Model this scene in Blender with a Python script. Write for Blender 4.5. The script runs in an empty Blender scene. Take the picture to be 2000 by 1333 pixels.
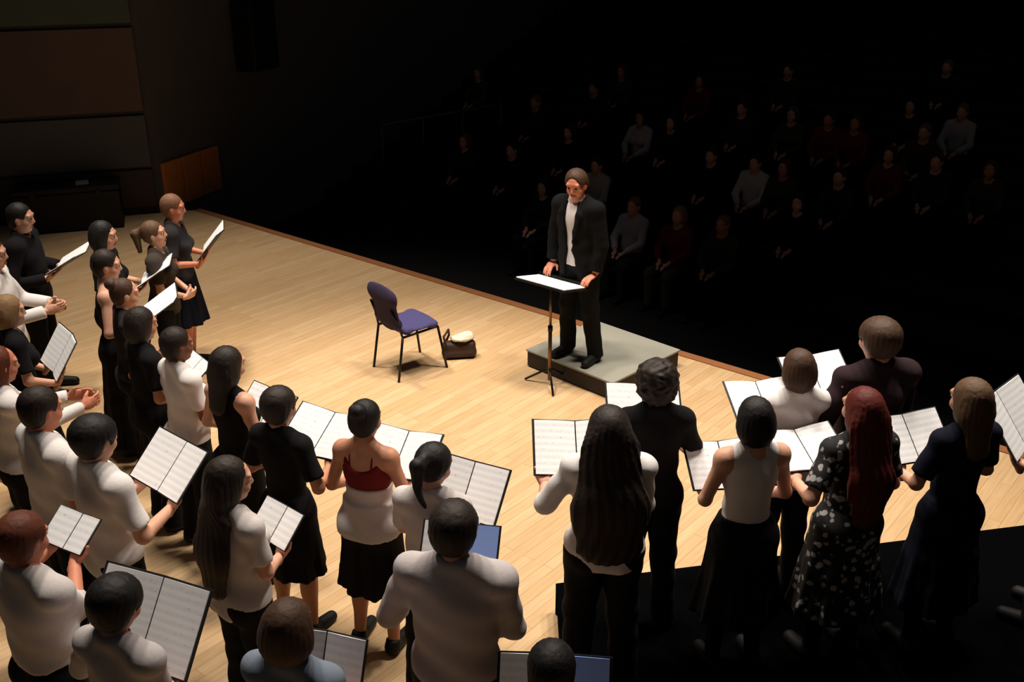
import bpy, math, random
import numpy as np
from mathutils import Vector, Matrix

random.seed(7)
SC = bpy.context.scene
COL = SC.collection
R = math.radians

# ------------------------------------------------------------------ camera
CAM_H, PITCH, FPX = 4.07, R(23.5), 2000.0
cam_data = bpy.data.cameras.new('camera')
cam_data.sensor_width = 36.0
cam_data.lens = 36.0 * FPX / 2000.0
cam_data.clip_end = 200
cam = bpy.data.objects.new('camera', cam_data)
COL.objects.link(cam)
cam.location = (0, 0, CAM_H)
cam.rotation_euler = (math.pi / 2 - PITCH, 0, 0)
SC.camera = cam

# ------------------------------------------------------------------ world, lamps, exposure
world = bpy.data.worlds.new('ambient_fill')
SC.world = world
world.use_nodes = True
world.node_tree.nodes['Background'].inputs[0].default_value = (0.9, 0.95, 1.0, 1)
world.node_tree.nodes['Background'].inputs[1].default_value = 0.014  # sourceless ambient fill, added to lift the dark seats and side walls
SC.view_settings.view_transform = 'Standard'
SC.view_settings.look = 'None'
SC.view_settings.gamma = 1.0
SC.view_settings.use_curve_mapping = False
SC.view_settings.exposure = 0.0


def spot(name, loc, target, watts, cone, blend, color=(1.0, 0.90, 0.78), radius=0.4):
    d = bpy.data.lights.new(name, 'SPOT')
    d.energy = watts
    d.spot_size = R(cone)
    d.spot_blend = blend
    d.color = color
    d.shadow_soft_size = radius
    o = bpy.data.objects.new(name, d)
    COL.objects.link(o)
    o.location = loc
    o.rotation_euler = (Vector(target) - Vector(loc)).to_track_quat('-Z', 'Y').to_euler()
    return o


spot('stage_spot', (2.6, 7.2, 9.0), (1.3, 5.8, 0.0), 1500, 62, 0.65)
spot('stage_spot', (0.9, 7.7, 9.0), (0.6, 6.1, 0.0), 1300, 62, 0.65)
spot('stage_spot', (-0.9, 7.2, 9.0), (-0.5, 6.1, 0.0), 1300, 62, 0.65)
spot('stage_spot', (-2.8, 7.6, 9.0), (-1.4, 6.2, 0.0), 1500, 62, 0.65)
spot('stage_spot', (-3.4, 9.8, 9.0), (-2.7, 9.8, 0.0), 2300, 60, 0.9)
spot('stage_spot', (4.4, 7.4, 9.0), (2.7, 6.0, 0.6), 1500, 46, 0.9)

# ------------------------------------------------------------------ pixel helpers (2000 x 1333 frame)
def at(px, py, z=0.0):
    a = math.atan((py - 666.5) / FPX) + PITCH
    y = (CAM_H - z) / math.tan(a)
    d = y * math.cos(PITCH) + (CAM_H - z) * math.sin(PITCH)
    return Vector(((px - 1000) * d / FPX, y, z))


CONDUCTOR = at(1132, 698, 0.18)
EDGE0 = Vector((-3.96, 13.65, 0))          # stage edge meets the side wall here
E_DIR = Vector((0.775, -0.632, 0)).normalized()   # along the stage edge
N_DIR = Vector((0.632, 0.775, 0)).normalized()    # from the stage towards the seats


def st(s, n, z=0.0):
    return EDGE0 + E_DIR * s + N_DIR * n + Vector((0, 0, z))


# ------------------------------------------------------------------ materials
def srgb(c):
    return tuple((v / 12.92 if v <= 0.04045 else ((v + 0.055) / 1.055) ** 2.4) for v in [x / 255.0 for x in c])


MATS = {}


def mat(name, rgb, rough=0.8, var=0.12, scale=40.0, bump=0.0, metal=0.0, stretch=None, spec=0.3):
    """plain procedural material: noise-varied colour and optional fine relief (rgb as sRGB bytes)"""
    if name in MATS:
        return MATS[name]
    m = bpy.data.materials.new(name)
    MATS[name] = m
    m.use_nodes = True
    nt = m.node_tree
    b = nt.nodes['Principled BSDF']
    c = srgb(rgb)
    tc = nt.nodes.new('ShaderNodeTexCoord')
    src = tc.outputs['Object']
    if stretch:
        mp = nt.nodes.new('ShaderNodeMapping')
        mp.inputs['Scale'].default_value = stretch
        nt.links.new(src, mp.inputs['Vector'])
        src = mp.outputs['Vector']
    nz = nt.nodes.new('ShaderNodeTexNoise')
    nz.inputs['Scale'].default_value = scale
    nz.inputs['Detail'].default_value = 4
    nt.links.new(src, nz.inputs['Vector'])
    mx = nt.nodes.new('ShaderNodeMix')
    mx.data_type = 'RGBA'
    mx.inputs['A'].default_value = (*[v * (1 - var) for v in c], 1)
    mx.inputs['B'].default_value = (*[min(1, v * (1 + var)) for v in c], 1)
    nt.links.new(nz.outputs['Fac'], mx.inputs['Factor'])
    nt.links.new(mx.outputs['Result'], b.inputs['Base Color'])
    b.inputs['Roughness'].default_value = rough
    b.inputs['Metallic'].default_value = metal
    b.inputs['Specular IOR Level'].default_value = spec
    if bump:
        bp = nt.nodes.new('ShaderNodeBump')
        bp.inputs['Strength'].default_value = bump
        bp.inputs['Distance'].default_value = 0.004
        nt.links.new(nz.outputs['Fac'], bp.inputs['Height'])
        nt.links.new(bp.outputs['Normal'], b.inputs['Normal'])
    return m


def floor_material():
    m = bpy.data.materials.new('maple_boards')
    m.use_nodes = True
    nt = m.node_tree
    b = nt.nodes['Principled BSDF']
    tc = nt.nodes.new('ShaderNodeTexCoord')
    mp = nt.nodes.new('ShaderNodeMapping')
    mp.inputs['Rotation'].default_value = (0, 0, -math.atan2(N_DIR.y, N_DIR.x))
    nt.links.new(tc.outputs['Object'], mp.inputs['Vector'])
    br = nt.nodes.new('ShaderNodeTexBrick')
    br.offset = 0.37
    br.inputs['Scale'].default_value = 1.0
    br.inputs['Brick Width'].default_value = 1.5
    br.inputs['Row Height'].default_value = 0.085
    br.inputs['Mortar Size'].default_value = 0.0012
    br.inputs['Color1'].default_value = (*srgb((212, 180, 139)), 1)
    br.inputs['Color2'].default_value = (*srgb((202, 166, 122)), 1)
    br.inputs['Mortar'].default_value = (*srgb((150, 112, 72)), 1)
    nt.links.new(mp.outputs['Vector'], br.inputs['Vector'])
    mp2 = nt.nodes.new('ShaderNodeMapping')
    mp2.inputs['Scale'].default_value = (1.2, 14, 1)
    nt.links.new(mp.outputs['Vector'], mp2.inputs['Vector'])
    nz = nt.nodes.new('ShaderNodeTexNoise')
    nz.inputs['Scale'].default_value = 3.0
    nz.inputs['Detail'].default_value = 6
    nt.links.new(mp2.outputs['Vector'], nz.inputs['Vector'])
    mx = nt.nodes.new('ShaderNodeMix')
    mx.data_type = 'RGBA'
    mx.blend_type = 'MULTIPLY'
    mx.inputs['Factor'].default_value = 0.35
    cr = nt.nodes.new('ShaderNodeValToRGB')
    cr.color_ramp.elements[0].position = 0.3
    cr.color_ramp.elements[0].color = (0.55, 0.48, 0.40, 1)
    cr.color_ramp.elements[1].position = 0.7
    cr.color_ramp.elements[1].color = (1, 1, 1, 1)
    nt.links.new(nz.outputs['Fac'], cr.inputs['Fac'])
    nt.links.new(br.outputs['Color'], mx.inputs['A'])
    nt.links.new(cr.outputs['Color'], mx.inputs['B'])
    nt.links.new(mx.outputs['Result'], b.inputs['Base Color'])
    b.inputs['Roughness'].default_value = 0.42
    b.inputs['Specular IOR Level'].default_value = 0.4
    return m


def page_material(name, rgb, ink=(150, 150, 158)):
    """paper with printed staves: groups of five thin lines and small note marks"""
    if name in MATS:
        return MATS[name]
    m = bpy.data.materials.new(name)
    MATS[name] = m
    m.use_nodes = True
    nt = m.node_tree
    b = nt.nodes['Principled BSDF']
    b.inputs['Roughness'].default_value = 0.7
    tc = nt.nodes.new('ShaderNodeTexCoord')
    sp = nt.nodes.new('ShaderNodeSeparateXYZ')
    nt.links.new(tc.outputs['Object'], sp.inputs['Vector'])

    def mth(op, a, bb=None):
        n = nt.nodes.new('ShaderNodeMath')
        n.operation = op
        for i, v in enumerate((a, bb)):
            if v is None:
                continue
            if isinstance(v, (int, float)):
                n.inputs[i].default_value = v
            else:
                nt.links.new(v, n.inputs[i])
        return n.outputs[0]
    ys = mth('ADD', sp.outputs['Y'], 1.0)
    stave = mth('MODULO', ys, 0.036)
    inst = mth('LESS_THAN', stave, 0.0165)
    line = mth('LESS_THAN', mth('MODULO', stave, 0.004), 0.0008)
    nz = nt.nodes.new('ShaderNodeTexNoise')
    nz.inputs['Scale'].default_value = 120
    nt.links.new(tc.outputs['Object'], nz.inputs['Vector'])
    note = mth('GREATER_THAN', nz.outputs['Fac'], 0.66)
    mark = mth('MULTIPLY', inst, mth('MAXIMUM', line, note))
    mx = nt.nodes.new('ShaderNodeMix')
    mx.data_type = 'RGBA'
    mx.inputs['A'].default_value = (*srgb(rgb), 1)
    mx.inputs['B'].default_value = (*srgb(ink), 1)
    nt.links.new(mth('MULTIPLY', mark, 0.75), mx.inputs['Factor'])
    nt.links.new(mx.outputs['Result'], b.inputs['Base Color'])
    return m


def floral_material():
    m = bpy.data.materials.new('floral_print')
    m.use_nodes = True
    nt = m.node_tree
    b = nt.nodes['Principled BSDF']
    b.inputs['Roughness'].default_value = 0.85
    tc = nt.nodes.new('ShaderNodeTexCoord')
    nz = nt.nodes.new('ShaderNodeTexNoise')
    nz.inputs['Scale'].default_value = 26
    nz.inputs['Detail'].default_value = 3
    nt.links.new(tc.outputs['Object'], nz.inputs['Vector'])
    vo = nt.nodes.new('ShaderNodeTexVoronoi')
    vo.inputs['Scale'].default_value = 21
    vo.inputs['Randomness'].default_value = 1
    nt.links.new(tc.outputs['Object'], vo.inputs['Vector'])
    ad = nt.nodes.new('ShaderNodeMath')
    ad.operation = 'ADD'
    nt.links.new(vo.outputs['Distance'], ad.inputs[0])
    nt.links.new(nz.outputs['Fac'], ad.inputs[1])
    cr = nt.nodes.new('ShaderNodeValToRGB')
    cr.color_ramp.interpolation = 'EASE'
    cr.color_ramp.elements[0].position = 0.74
    cr.color_ramp.elements[0].color = (*srgb((168, 164, 162)), 1)
    cr.color_ramp.elements[1].position = 0.86
    cr.color_ramp.elements[1].color = (*srgb((14, 14, 18)), 1)
    nt.links.new(ad.outputs[0], cr.inputs['Fac'])
    nt.links.new(cr.outputs['Color'], b.inputs['Base Color'])
    return m


SKIN = {
    'fair': mat('skin_fair', (214, 160, 134), 0.55, 0.06, 25, spec=0.35),
    'tan': mat('skin_tan', (190, 132, 102), 0.55, 0.06, 25, spec=0.35),
    'brown': mat('skin_brown', (128, 80, 60), 0.55, 0.06, 25, spec=0.35),
    'ruddy': mat('skin_ruddy', (206, 132, 104), 0.55, 0.06, 25, spec=0.35),
}
LIP = mat('lips', (150, 74, 70), 0.5, 0.05, 30)
EYEWHITE = mat('eye_white', (225, 222, 215), 0.3, 0.02, 30)
IRIS = mat('iris_dark', (40, 28, 22), 0.2, 0.02, 30)


def hairmat(name, rgb):
    return mat('hair_' + name, rgb, 0.62, 0.45, 14, 0.35, stretch=(9, 9, 1.0), spec=0.3)


HAIR = {
    'black': hairmat('black', (22, 18, 17)),
    'dark': hairmat('dark_brown', (36, 26, 21)),
    'brown': hairmat('brown', (70, 48, 34)),
    'light': hairmat('light_brown', (94, 70, 50)),
    'red': hairmat('red', (88, 28, 20)),
    'auburn': hairmat('auburn', (96, 48, 30)),
    'grey': hairmat('grey_brown', (120, 84, 62)),
    'blond': hairmat('sandy', (140, 108, 76)),
}


def cloth(name, rgb):
    return mat('cloth_' + name, rgb, 0.9, 0.10, 90, 0.15, spec=0.15)


CLOTH = {
    'white': cloth('white', (224, 218, 216)),
    'offwhite': cloth('off_white', (206, 198, 196)),
    'grey': cloth('pale_grey', (186, 178, 178)),
    'black': cloth('black', (20, 19, 21)),
    'navy': cloth('navy', (18, 20, 34)),
    'charcoal': cloth('charcoal', (44, 42, 44)),
    'plum': cloth('plum_black', (46, 32, 36)),
    'maroon': cloth('maroon', (112, 34, 34)),
    'suit': cloth('suit_black', (16, 17, 19)),
    'blue': cloth('slate_blue', (120, 130, 146)),
    'redtop': cloth('dull_red', (120, 30, 32)),
    'dim': cloth('dim_brown', (64, 56, 50)),
    'olive': cloth('olive', (70, 66, 50)),
    'floral': floral_material(),
}
SHOE = mat('shoe_leather', (12, 11, 11), 0.65, 0.1, 30)
FOLDER_BLACK = mat('folder_cover', (20, 20, 22), 0.5, 0.1, 60)
PAGES = {
    'white': page_material('page_white', (246, 246, 248)),
    'grey': page_material('page_grey', (214, 214, 216)),
    'blue': page_material('page_blue', (120, 148, 214)),
}
METAL_BLACK = mat('black_metal', (28, 26, 26), 0.35, 0.05, 30, metal=0.6)
METAL_BRASS = mat('bronze_metal', (120, 92, 60), 0.35, 0.08, 30, metal=0.8)


# ------------------------------------------------------------------ implicit surfaces -> meshes
class Prim:
    __slots__ = ('f', 'lo', 'hi', 'k', 'op')

    def __init__(self, f, lo, hi, k=0.03, op='u'):
        self.f, self.lo, self.hi, self.k, self.op = f, np.array(lo, float), np.array(hi, float), k, op


def V3(p):
    return np.array([float(c) for c in p])


def ell(c, r, k=0.03, op='u', inf=0.0):
    c, r = V3(c), V3(r) + inf

    def f(x, y, z):
        a, b, d = (x - c[0]), (y - c[1]), (z - c[2])
        k0 = np.sqrt((a / r[0]) ** 2 + (b / r[1]) ** 2 + (d / r[2]) ** 2)
        k1 = np.sqrt((a / r[0] ** 2) ** 2 + (b / r[1] ** 2) ** 2 + (d / r[2] ** 2) ** 2) + 1e-9
        return k0 * (k0 - 1.0) / k1
    return Prim(f, c - r, c + r, k, op)


def cap(a, b, ra, rb, k=0.03, op='u', inf=0.0, sc=(1, 1, 1), flat_a=False, flat_b=False):
    a, b, sc = V3(a), V3(b), V3(sc)
    ra, rb = ra + inf, rb + inf
    ba = (b - a) / sc
    L = float(ba @ ba)
    mn = float(min(sc))
    dr = (b - a) / (np.linalg.norm(b - a) + 1e-9)

    def f(x, y, z):
        px, py, pz = (x - a[0]) / sc[0], (y - a[1]) / sc[1], (z - a[2]) / sc[2]
        h = np.clip((px * ba[0] + py * ba[1] + pz * ba[2]) / L, 0, 1)
        d = (np.sqrt((px - ba[0] * h) ** 2 + (py - ba[1] * h) ** 2 + (pz - ba[2] * h) ** 2) - (ra + (rb - ra) * h)) * mn
        if flat_b:
            d = np.maximum(d, (x - b[0]) * dr[0] + (y - b[1]) * dr[1] + (z - b[2]) * dr[2])
        if flat_a:
            d = np.maximum(d, -((x - a[0]) * dr[0] + (y - a[1]) * dr[1] + (z - a[2]) * dr[2]))
        return d
    rr = max(ra, rb) * sc
    return Prim(f, np.minimum(a, b) - rr, np.maximum(a, b) + rr, k, op)


def half(n, off):
    """cut: keep where n.p < off"""
    n = V3(n)
    return Prim(lambda x, y, z: n[0] * x + n[1] * y + n[2] * z - off + 0 * (x + y + z), (0, 0, 0), (0, 0, 0), 0.0, 'i')


def skirt_prim(z0, z1, r0, r1, folds=9, amp=0.02, ysc=0.82, k=0.03, ph=0.0):
    def f(x, y, z):
        t = np.clip((z1 - z) / (z1 - z0), 0, 1)
        th = np.arctan2(y / ysc, x)
        rad = r0 + (r1 - r0) * t ** 0.8 + amp * t * np.sin(folds * th + ph) + 0.4 * amp * t * np.sin((2 * folds + 3) * th + 1.0)
        d = (np.sqrt(x * x + (y / ysc) ** 2) - rad) * 0.75
        return np.maximum(np.maximum(d, z0 - z), z - z1)
    rm = max(r0, r1) + amp * 1.5
    return Prim(f, (-rm, -rm * ysc, z0), (rm, rm * ysc, z1), k)


def smin(a, b, k):
    if k <= 0:
        return np.minimum(a, b)
    h = np.clip(0.5 + 0.5 * (b - a) / k, 0, 1)
    return b * (1 - h) + a * h - k * h * (1 - h)


def surface(prims, vox, noise=None):
    """evaluate the blended field on a grid and extract it with surface nets -> (verts, quads)"""
    us = [p for p in prims if p.op == 'u']
    lo = np.min([p.lo for p in us], axis=0) - 0.03
    hi = np.max([p.hi for p in us], axis=0) + 0.03
    n = np.ceil((hi - lo) / vox).astype(int) + 2
    ax = [(lo[i] + vox * np.arange(n[i])).astype(np.float32) for i in range(3)]
    D = np.full(tuple(n), 0.12, np.float32)
    X, Y, Z = ax[0][:, None, None], ax[1][None, :, None], ax[2][None, None, :]
    for p in prims:
        if p.op == 'i':
            D = np.maximum(D, p.f(X, Y, Z))
            continue
        m = p.k + 2.5 * vox
        i0 = np.maximum(np.floor((p.lo - m - lo) / vox).astype(int), 0)
        i1 = np.minimum(np.ceil((p.hi + m - lo) / vox).astype(int) + 1, n)
        if (i1 <= i0).any():
            continue
        sl = tuple(slice(a, b) for a, b in zip(i0, i1))
        v = p.f(X[sl[0]], Y[:, sl[1]], Z[:, :, sl[2]])
        D[sl] = smin(D[sl], v, p.k) if p.op == 'u' else -smin(-D[sl], v, p.k)
    if noise is not None:
        D = D + noise(X, Y, Z)
    D = D.astype(np.float32)
    D[D == 0] = 1e-6
    s = D < 0
    cnt = np.zeros(tuple(k - 1 for k in D.shape), np.int8)
    for dx in (0, 1):
        for dy in (0, 1):
            for dz in (0, 1):
                cnt += s[dx:D.shape[0] - 1 + dx, dy:D.shape[1] - 1 + dy, dz:D.shape[2] - 1 + dz]
    act = (cnt > 0) & (cnt < 8)
    idx = np.full(act.shape, -1, np.int64)
    I, J, K = np.nonzero(act)
    idx[I, J, K] = np.arange(len(I))
    acc = np.zeros((len(I), 3))
    num = np.zeros(len(I))
    cs = [(a, b, c) for a in (0, 1) for b in (0, 1) for c in (0, 1)]
    vals = {c: D[I + c[0], J + c[1], K + c[2]] for c in cs}
    for c in cs:
        for a in range(3):
            if c[a] == 0:
                e = list(c)
                e[a] = 1
                e = tuple(e)
                va, vb = vals[c], vals[e]
                m = (va < 0) != (vb < 0)
                t = np.where(m, va / np.where(m, va - vb, 1), 0)
                for q in range(3):
                    acc[:, q] += np.where(m, c[q] + (t if q == a else 0), 0)
                num += m
    vs = lo + vox * (np.stack([I, J, K], 1) + acc / num[:, None])
    quads = []
    for a in range(3):
        b, c = (a + 1) % 3, (a + 2) % 3
        sl0 = [slice(None)] * 3
        sl1 = [slice(None)] * 3
        sl0[a], sl1[a] = slice(0, -1), slice(1, None)
        for q in (b, c):
            sl0[q] = slice(1, -1)
            sl1[q] = slice(1, -1)
        s0, s1 = s[tuple(sl0)], s[tuple(sl1)]
        P = np.stack(np.nonzero(s0 != s1), 1)
        if not len(P):
            continue
        ins = s0[tuple(P.T)]
        P[:, b] += 1
        P[:, c] += 1
        cell = []
        for db, dc in ((-1, -1), (0, -1), (0, 0), (-1, 0)):
            Q = P.copy()
            Q[:, b] += db
            Q[:, c] += dc
            cell.append(idx[tuple(Q.T)])
        q = np.stack(cell, 1)
        q[~ins] = q[~ins][:, ::-1]
        quads.append(q)
    q = np.concatenate(quads)
    return vs, q[(q >= 0).all(1)]


def join(*islands):
    vs, qs, off = [], [], 0
    for v, q in islands:
        vs.append(v)
        qs.append(q + off)
        off += len(v)
    return np.concatenate(vs), np.concatenate(qs)


def mesh_np(name, v, q, mats, mat_idx=None, smooth=True):
    me = bpy.data.meshes.new(name)
    nv, nq = len(v), len(q)
    me.vertices.add(nv)
    me.vertices.foreach_set('co', np.ascontiguousarray(v, np.float32).ravel())
    me.loops.add(nq * 4)
    me.loops.foreach_set('vertex_index', np.ascontiguousarray(q, np.int32).ravel())
    me.polygons.add(nq)
    me.polygons.foreach_set('loop_start', np.arange(0, nq * 4, 4, dtype=np.int32))
    if mat_idx is not None:
        me.polygons.foreach_set('material_index', np.ascontiguousarray(mat_idx, np.int32))
    me.polygons.foreach_set('use_smooth', np.full(nq, smooth))
    for m in mats:
        me.materials.append(m)
    me.update(calc_edges=True)
    me.validate()
    return me


def link(name, me, parent=None, mtx=None):
    o = bpy.data.objects.new(name, me)
    COL.objects.link(o)
    if mtx is not None:
        o.matrix_world = mtx
    if parent is not None:
        o.parent = parent
    return o


def tag(o, label=None, cat=None, group=None, kind=None):
    for k, v in (('label', label), ('category', cat), ('group', group), ('kind', kind)):
        if v:
            o[k] = v
    return o


# ------------------------------------------------------------------ polygon builders for hard things
class MB:
    def __init__(self):
        self.v, self.f = [], []

    def box(self, c, d, M=None):
        c, d = Vector(c), Vector(d) / 2
        n = len(self.v)
        for x in (-1, 1):
            for y in (-1, 1):
                for z in (-1, 1):
                    p = c + Vector((x * d.x, y * d.y, z * d.z))
                    self.v.append(M @ p if M is not None else p)
        for q in ((0, 1, 3, 2), (4, 6, 7, 5), (0, 4, 5, 1), (2, 3, 7, 6), (0, 2, 6, 4), (1, 5, 7, 3)):
            self.f.append(tuple(n + i for i in q))
        return self

    def prism(self, poly, z0, z1):
        n, k = len(self.v), len(poly)
        for z in (z0, z1):
            self.v += [Vector((p[0], p[1], z)) for p in poly]
        self.f.append(tuple(n + k + i for i in range(k)))
        self.f.append(tuple(n + i for i in reversed(range(k))))
        for i in range(k):
            j = (i + 1) % k
            self.f.append((n + i, n + j, n + k + j, n + k + i))
        return self

    def tube(self, pts, r, seg=8):
        pts = [Vector(p) for p in pts]
        n0 = len(self.v)
        for i, p in enumerate(pts):
            d = (pts[min(i + 1, len(pts) - 1)] - pts[max(i - 1, 0)]).normalized()
            u = d.orthogonal().normalized() if i == 0 else (u - d * u.dot(d)).normalized()
            w = d.cross(u)
            rr = r[i] if isinstance(r, (list, tuple)) else r
            for k in range(seg):
                a = 2 * math.pi * k / seg
                self.v.append(p + (u * math.cos(a) + w * math.sin(a)) * rr)
        for i in range(len(pts) - 1):
            for k in range(seg):
                a, b = n0 + i * seg + k, n0 + i * seg + (k + 1) % seg
                self.f.append((a, b, b + seg, a + seg))
        self.f.append(tuple(n0 + k for k in reversed(range(seg))))
        e = n0 + (len(pts) - 1) * seg
        self.f.append(tuple(e + k for k in range(seg)))
        return self

    def build(self, name, m, parent=None, bevel=0.0, smooth=False, mtx=None):
        me = bpy.data.meshes.new(name)
        me.from_pydata([tuple(p) for p in self.v], [], self.f)
        me.materials.append(m)
        if smooth:
            me.shade_smooth()
        me.update()
        o = link(name, me, parent, mtx)
        if bevel:
            bm = o.modifiers.new('edge', 'BEVEL')
            bm.width = bevel
            bm.segments = 2
            bm.limit_method = 'ANGLE'
        return o


def empty(name, loc, rz=0.0):
    o = bpy.data.objects.new(name, None)
    COL.objects.link(o)
    o.location = loc
    o.rotation_euler = (0, 0, rz)
    o.empty_display_size = 0.1
    return o


# ================================================================== SETTING
STAGE = [st(-3.2, -3.0), st(-1.15, 0.0), st(40, 0), st(40, -30), st(-12, -30)]
wallA0 = Vector((-4.91, 13.95, 0))
poly = [(-13.0, 11.35), (wallA0.x, wallA0.y), tuple(st(-0.55, 0.0)[:2]), tuple(st(26, 0)[:2]), (16.5, -6), (-13, -6)]
fl = MB().prism(poly, -0.06, 0.0).build('floor', floor_material())
tag(fl, 'pale wooden stage floor lit by warm spotlights', kind='structure')
# dark front of the stage
MB().box((13, -0.06, -0.48), (27.2, 0.10, 0.84)).build(
    'wall_stage_front', mat('stage_front', (20, 18, 20), 0.8), mtx=Matrix.Translation(EDGE0) @ Matrix.Rotation(math.atan2(E_DIR.y, E_DIR.x), 4, 'Z'))
tag(bpy.data.objects['wall_stage_front'], 'black front face of the stage', kind='structure')
# thin nosing strip along the stage edge
ns = MB().box((13, -0.03, 0.004), (27.2, 0.10, 0.012)).build(
    'trim_1', mat('nosing_wood', (150, 98, 62), 0.5, 0.15, 20), mtx=Matrix.Translation(EDGE0) @ Matrix.Rotation(math.atan2(E_DIR.y, E_DIR.x), 4, 'Z'))
tag(ns, 'brown wooden nosing along the stage edge', kind='structure')

# auditorium floor, tiers
HALL_Z = -0.9
MS = Matrix.Translation(EDGE0) @ Matrix.Rotation(math.atan2(E_DIR.y, E_DIR.x), 4, 'Z')     # stage frame: x along edge, y to the seats
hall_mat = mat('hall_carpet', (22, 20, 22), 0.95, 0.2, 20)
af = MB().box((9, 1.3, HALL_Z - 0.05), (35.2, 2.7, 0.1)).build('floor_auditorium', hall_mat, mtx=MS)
tag(af, 'dark auditorium floor in front of the stage', kind='structure')
ROW0, ROW_D, ROW_H = 3.15, 0.95, 0.17
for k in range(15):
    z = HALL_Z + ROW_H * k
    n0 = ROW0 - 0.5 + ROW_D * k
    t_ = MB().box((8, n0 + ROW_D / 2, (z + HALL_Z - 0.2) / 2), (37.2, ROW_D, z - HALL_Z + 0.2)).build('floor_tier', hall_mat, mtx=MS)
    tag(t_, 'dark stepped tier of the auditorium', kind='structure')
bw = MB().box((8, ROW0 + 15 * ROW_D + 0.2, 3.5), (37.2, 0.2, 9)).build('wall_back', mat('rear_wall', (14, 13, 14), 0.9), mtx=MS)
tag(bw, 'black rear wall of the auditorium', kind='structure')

# side walls at the left
wall_grey = mat('wall_plaster', (80, 80, 80), 0.9, 0.15, 3)


def wall_frame(a, b):
    d = (b - a)
    return Matrix.Translation(a) @ Matrix.Rotation(math.atan2(d.y, d.x), 4, 'Z'), d.length


MA, LA = wall_frame(Vector((-13.0, 11.35, 0)), wallA0)
wa = MB().box((LA / 2, 0.15, 3.4), (LA, 0.3, 7.0)).build('wall_left', wall_grey, mtx=MA)
tag(wa, 'dim stage side wall with stacked panels', kind='structure')
pan_grey = mat('panel_grey', (92, 94, 98), 0.85, 0.12, 4)
pan_red = mat('panel_red_brown', (104, 88, 88), 0.85, 0.15, 4)
pan_low = mat('panel_low_brown', (80, 68, 58), 0.8, 0.15, 4)
pan_top = mat('panel_green_grey', (88, 100, 92), 0.85, 0.12, 4)
for z0, z1, pm in ((0.0, 0.62, pan_low), (0.66, 1.36, pan_grey), (1.42, 2.50, pan_red), (2.56, 4.2, pan_top)):
    for j in range(3):
        x1 = LA - 0.06 - j * 2.3
        MB().box((x1 - 1.12, -0.03, (z0 + z1) / 2), (2.22, 0.06, z1 - z0)).build('panel', pm, wa, bevel=0.008)
bb = MB().box((LA / 2, -0.05, 0.05), (LA, 0.03, 0.1)).build('baseboard_left', mat('base_dark', (40, 30, 24), 0.7), mtx=MA)
bb.location += Vector((0.01, -0.015, 0))
tag(bb, 'dark skirting along the stage side wall', kind='structure')

W_DIR = Vector((0.375, 0.927, 0)).normalized()
MBm, LB = wall_frame(wallA0, wallA0 + W_DIR * 22)
wb = MB().box((LB / 2, 0.15, 3.4 - 0.5), (LB, 0.3, 8.0)).build('wall_hall', mat('hall_plaster', (96, 94, 94), 0.9, 0.15, 3), mtx=MBm)
tag(wb, 'dim side wall of the auditorium', kind='structure')
# low reddish wood panelling at the end of the stage edge
wood_red = mat('panel_wood', (205, 130, 70), 0.5, 0.25, 6, stretch=(6, 6, 1))
for j in range(3):
    MB().box((0.26 + j * 0.42, -0.025, 0.34), (0.40, 0.05, 0.66)).build('wood_panel', wood_red, wb, bevel=0.01)

# hanging dark loudspeaker on the hall wall
ls = empty('loudspeaker', MBm @ Vector((2.2, -0.26, 1.66)), math.atan2(W_DIR.y, W_DIR.x))
tag(ls, 'tall black loudspeaker mounted high on the dim side wall', 'loudspeaker')
MB().box((0, 0, 0.5), (0.62, 0.36, 1.0)).build('cabinet', mat('speaker_black', (12, 12, 15), 0.6), ls, bevel=0.02)
MB().box((0, -0.185, 0.5), (0.56, 0.012, 0.94)).build('grille', mat('speaker_grille', (8, 8, 11), 0.8, 0.4, 300, 0.4), ls)
MB().box((0, 0.21, 0.5), (0.10, 0.08, 0.30)).build('bracket', METAL_BLACK, ls)

# low black case by the wall with pale papers
cs_ = empty('equipment_case', MA @ Vector((LA - 1.15, -0.42, 0)), math.atan2((wallA0 - Vector((-13.0, 11.35, 0))).y, (wallA0 - Vector((-13.0, 11.35, 0))).x))
tag(cs_, 'low black case standing against the stage side wall', 'case')
casem = mat('case_black', (18, 17, 17), 0.6)
MB().box((0, 0, 0.27), (1.30, 0.5, 0.50)).build('case_body', casem, cs_, bevel=0.02)
MB().box((0, 0, 0.56), (1.32, 0.52, 0.07)).build('case_lid', casem, cs_, bevel=0.015)
for sx in (-0.4, 0.4):
    MB().box((sx, -0.262, 0.50), (0.07, 0.02, 0.10)).build('latch', METAL_BLACK, cs_, bevel=0.004)
pp = MB().box((0, 0, 0.005), (0.16, 0.22, 0.01)).build('paper_stack', mat('pale_paper', (150, 150, 150), 0.8, 0.05, 50),
                                                      mtx=Matrix.Translation(MA @ Vector((LA - 0.95, -0.45, 0.596))) @ Matrix.Rotation(0.4, 4, 'Z'))
tag(pp, 'small stack of pale paper on the low black case', 'paper')

# hand rail in the auditorium
rl = empty('handrail', (0, 0, 0))
tag(rl, 'thin pale handrail at the side of the dark auditorium', 'handrail')
railm = mat('rail_metal', (120, 116, 112), 0.4, 0.05, 20, metal=0.5)
ra, rb = st(-1.38, 4.35, 0.40), st(-0.80, 6.9, 0.46)
MB().tube([ra, ra.lerp(rb, 0.5), rb], 0.022).build('rail', railm, rl, smooth=True)
for t in (0.0, 0.33, 0.66, 1.0):
    p = ra.lerp(rb, t)
    k_ = int(((p - EDGE0).dot(N_DIR) - ROW0 + 0.5) / ROW_D)
    MB().tube([p, Vector((p.x, p.y, HALL_Z + ROW_H * k_))], 0.018).build('post', railm, rl, smooth=True)

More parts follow.
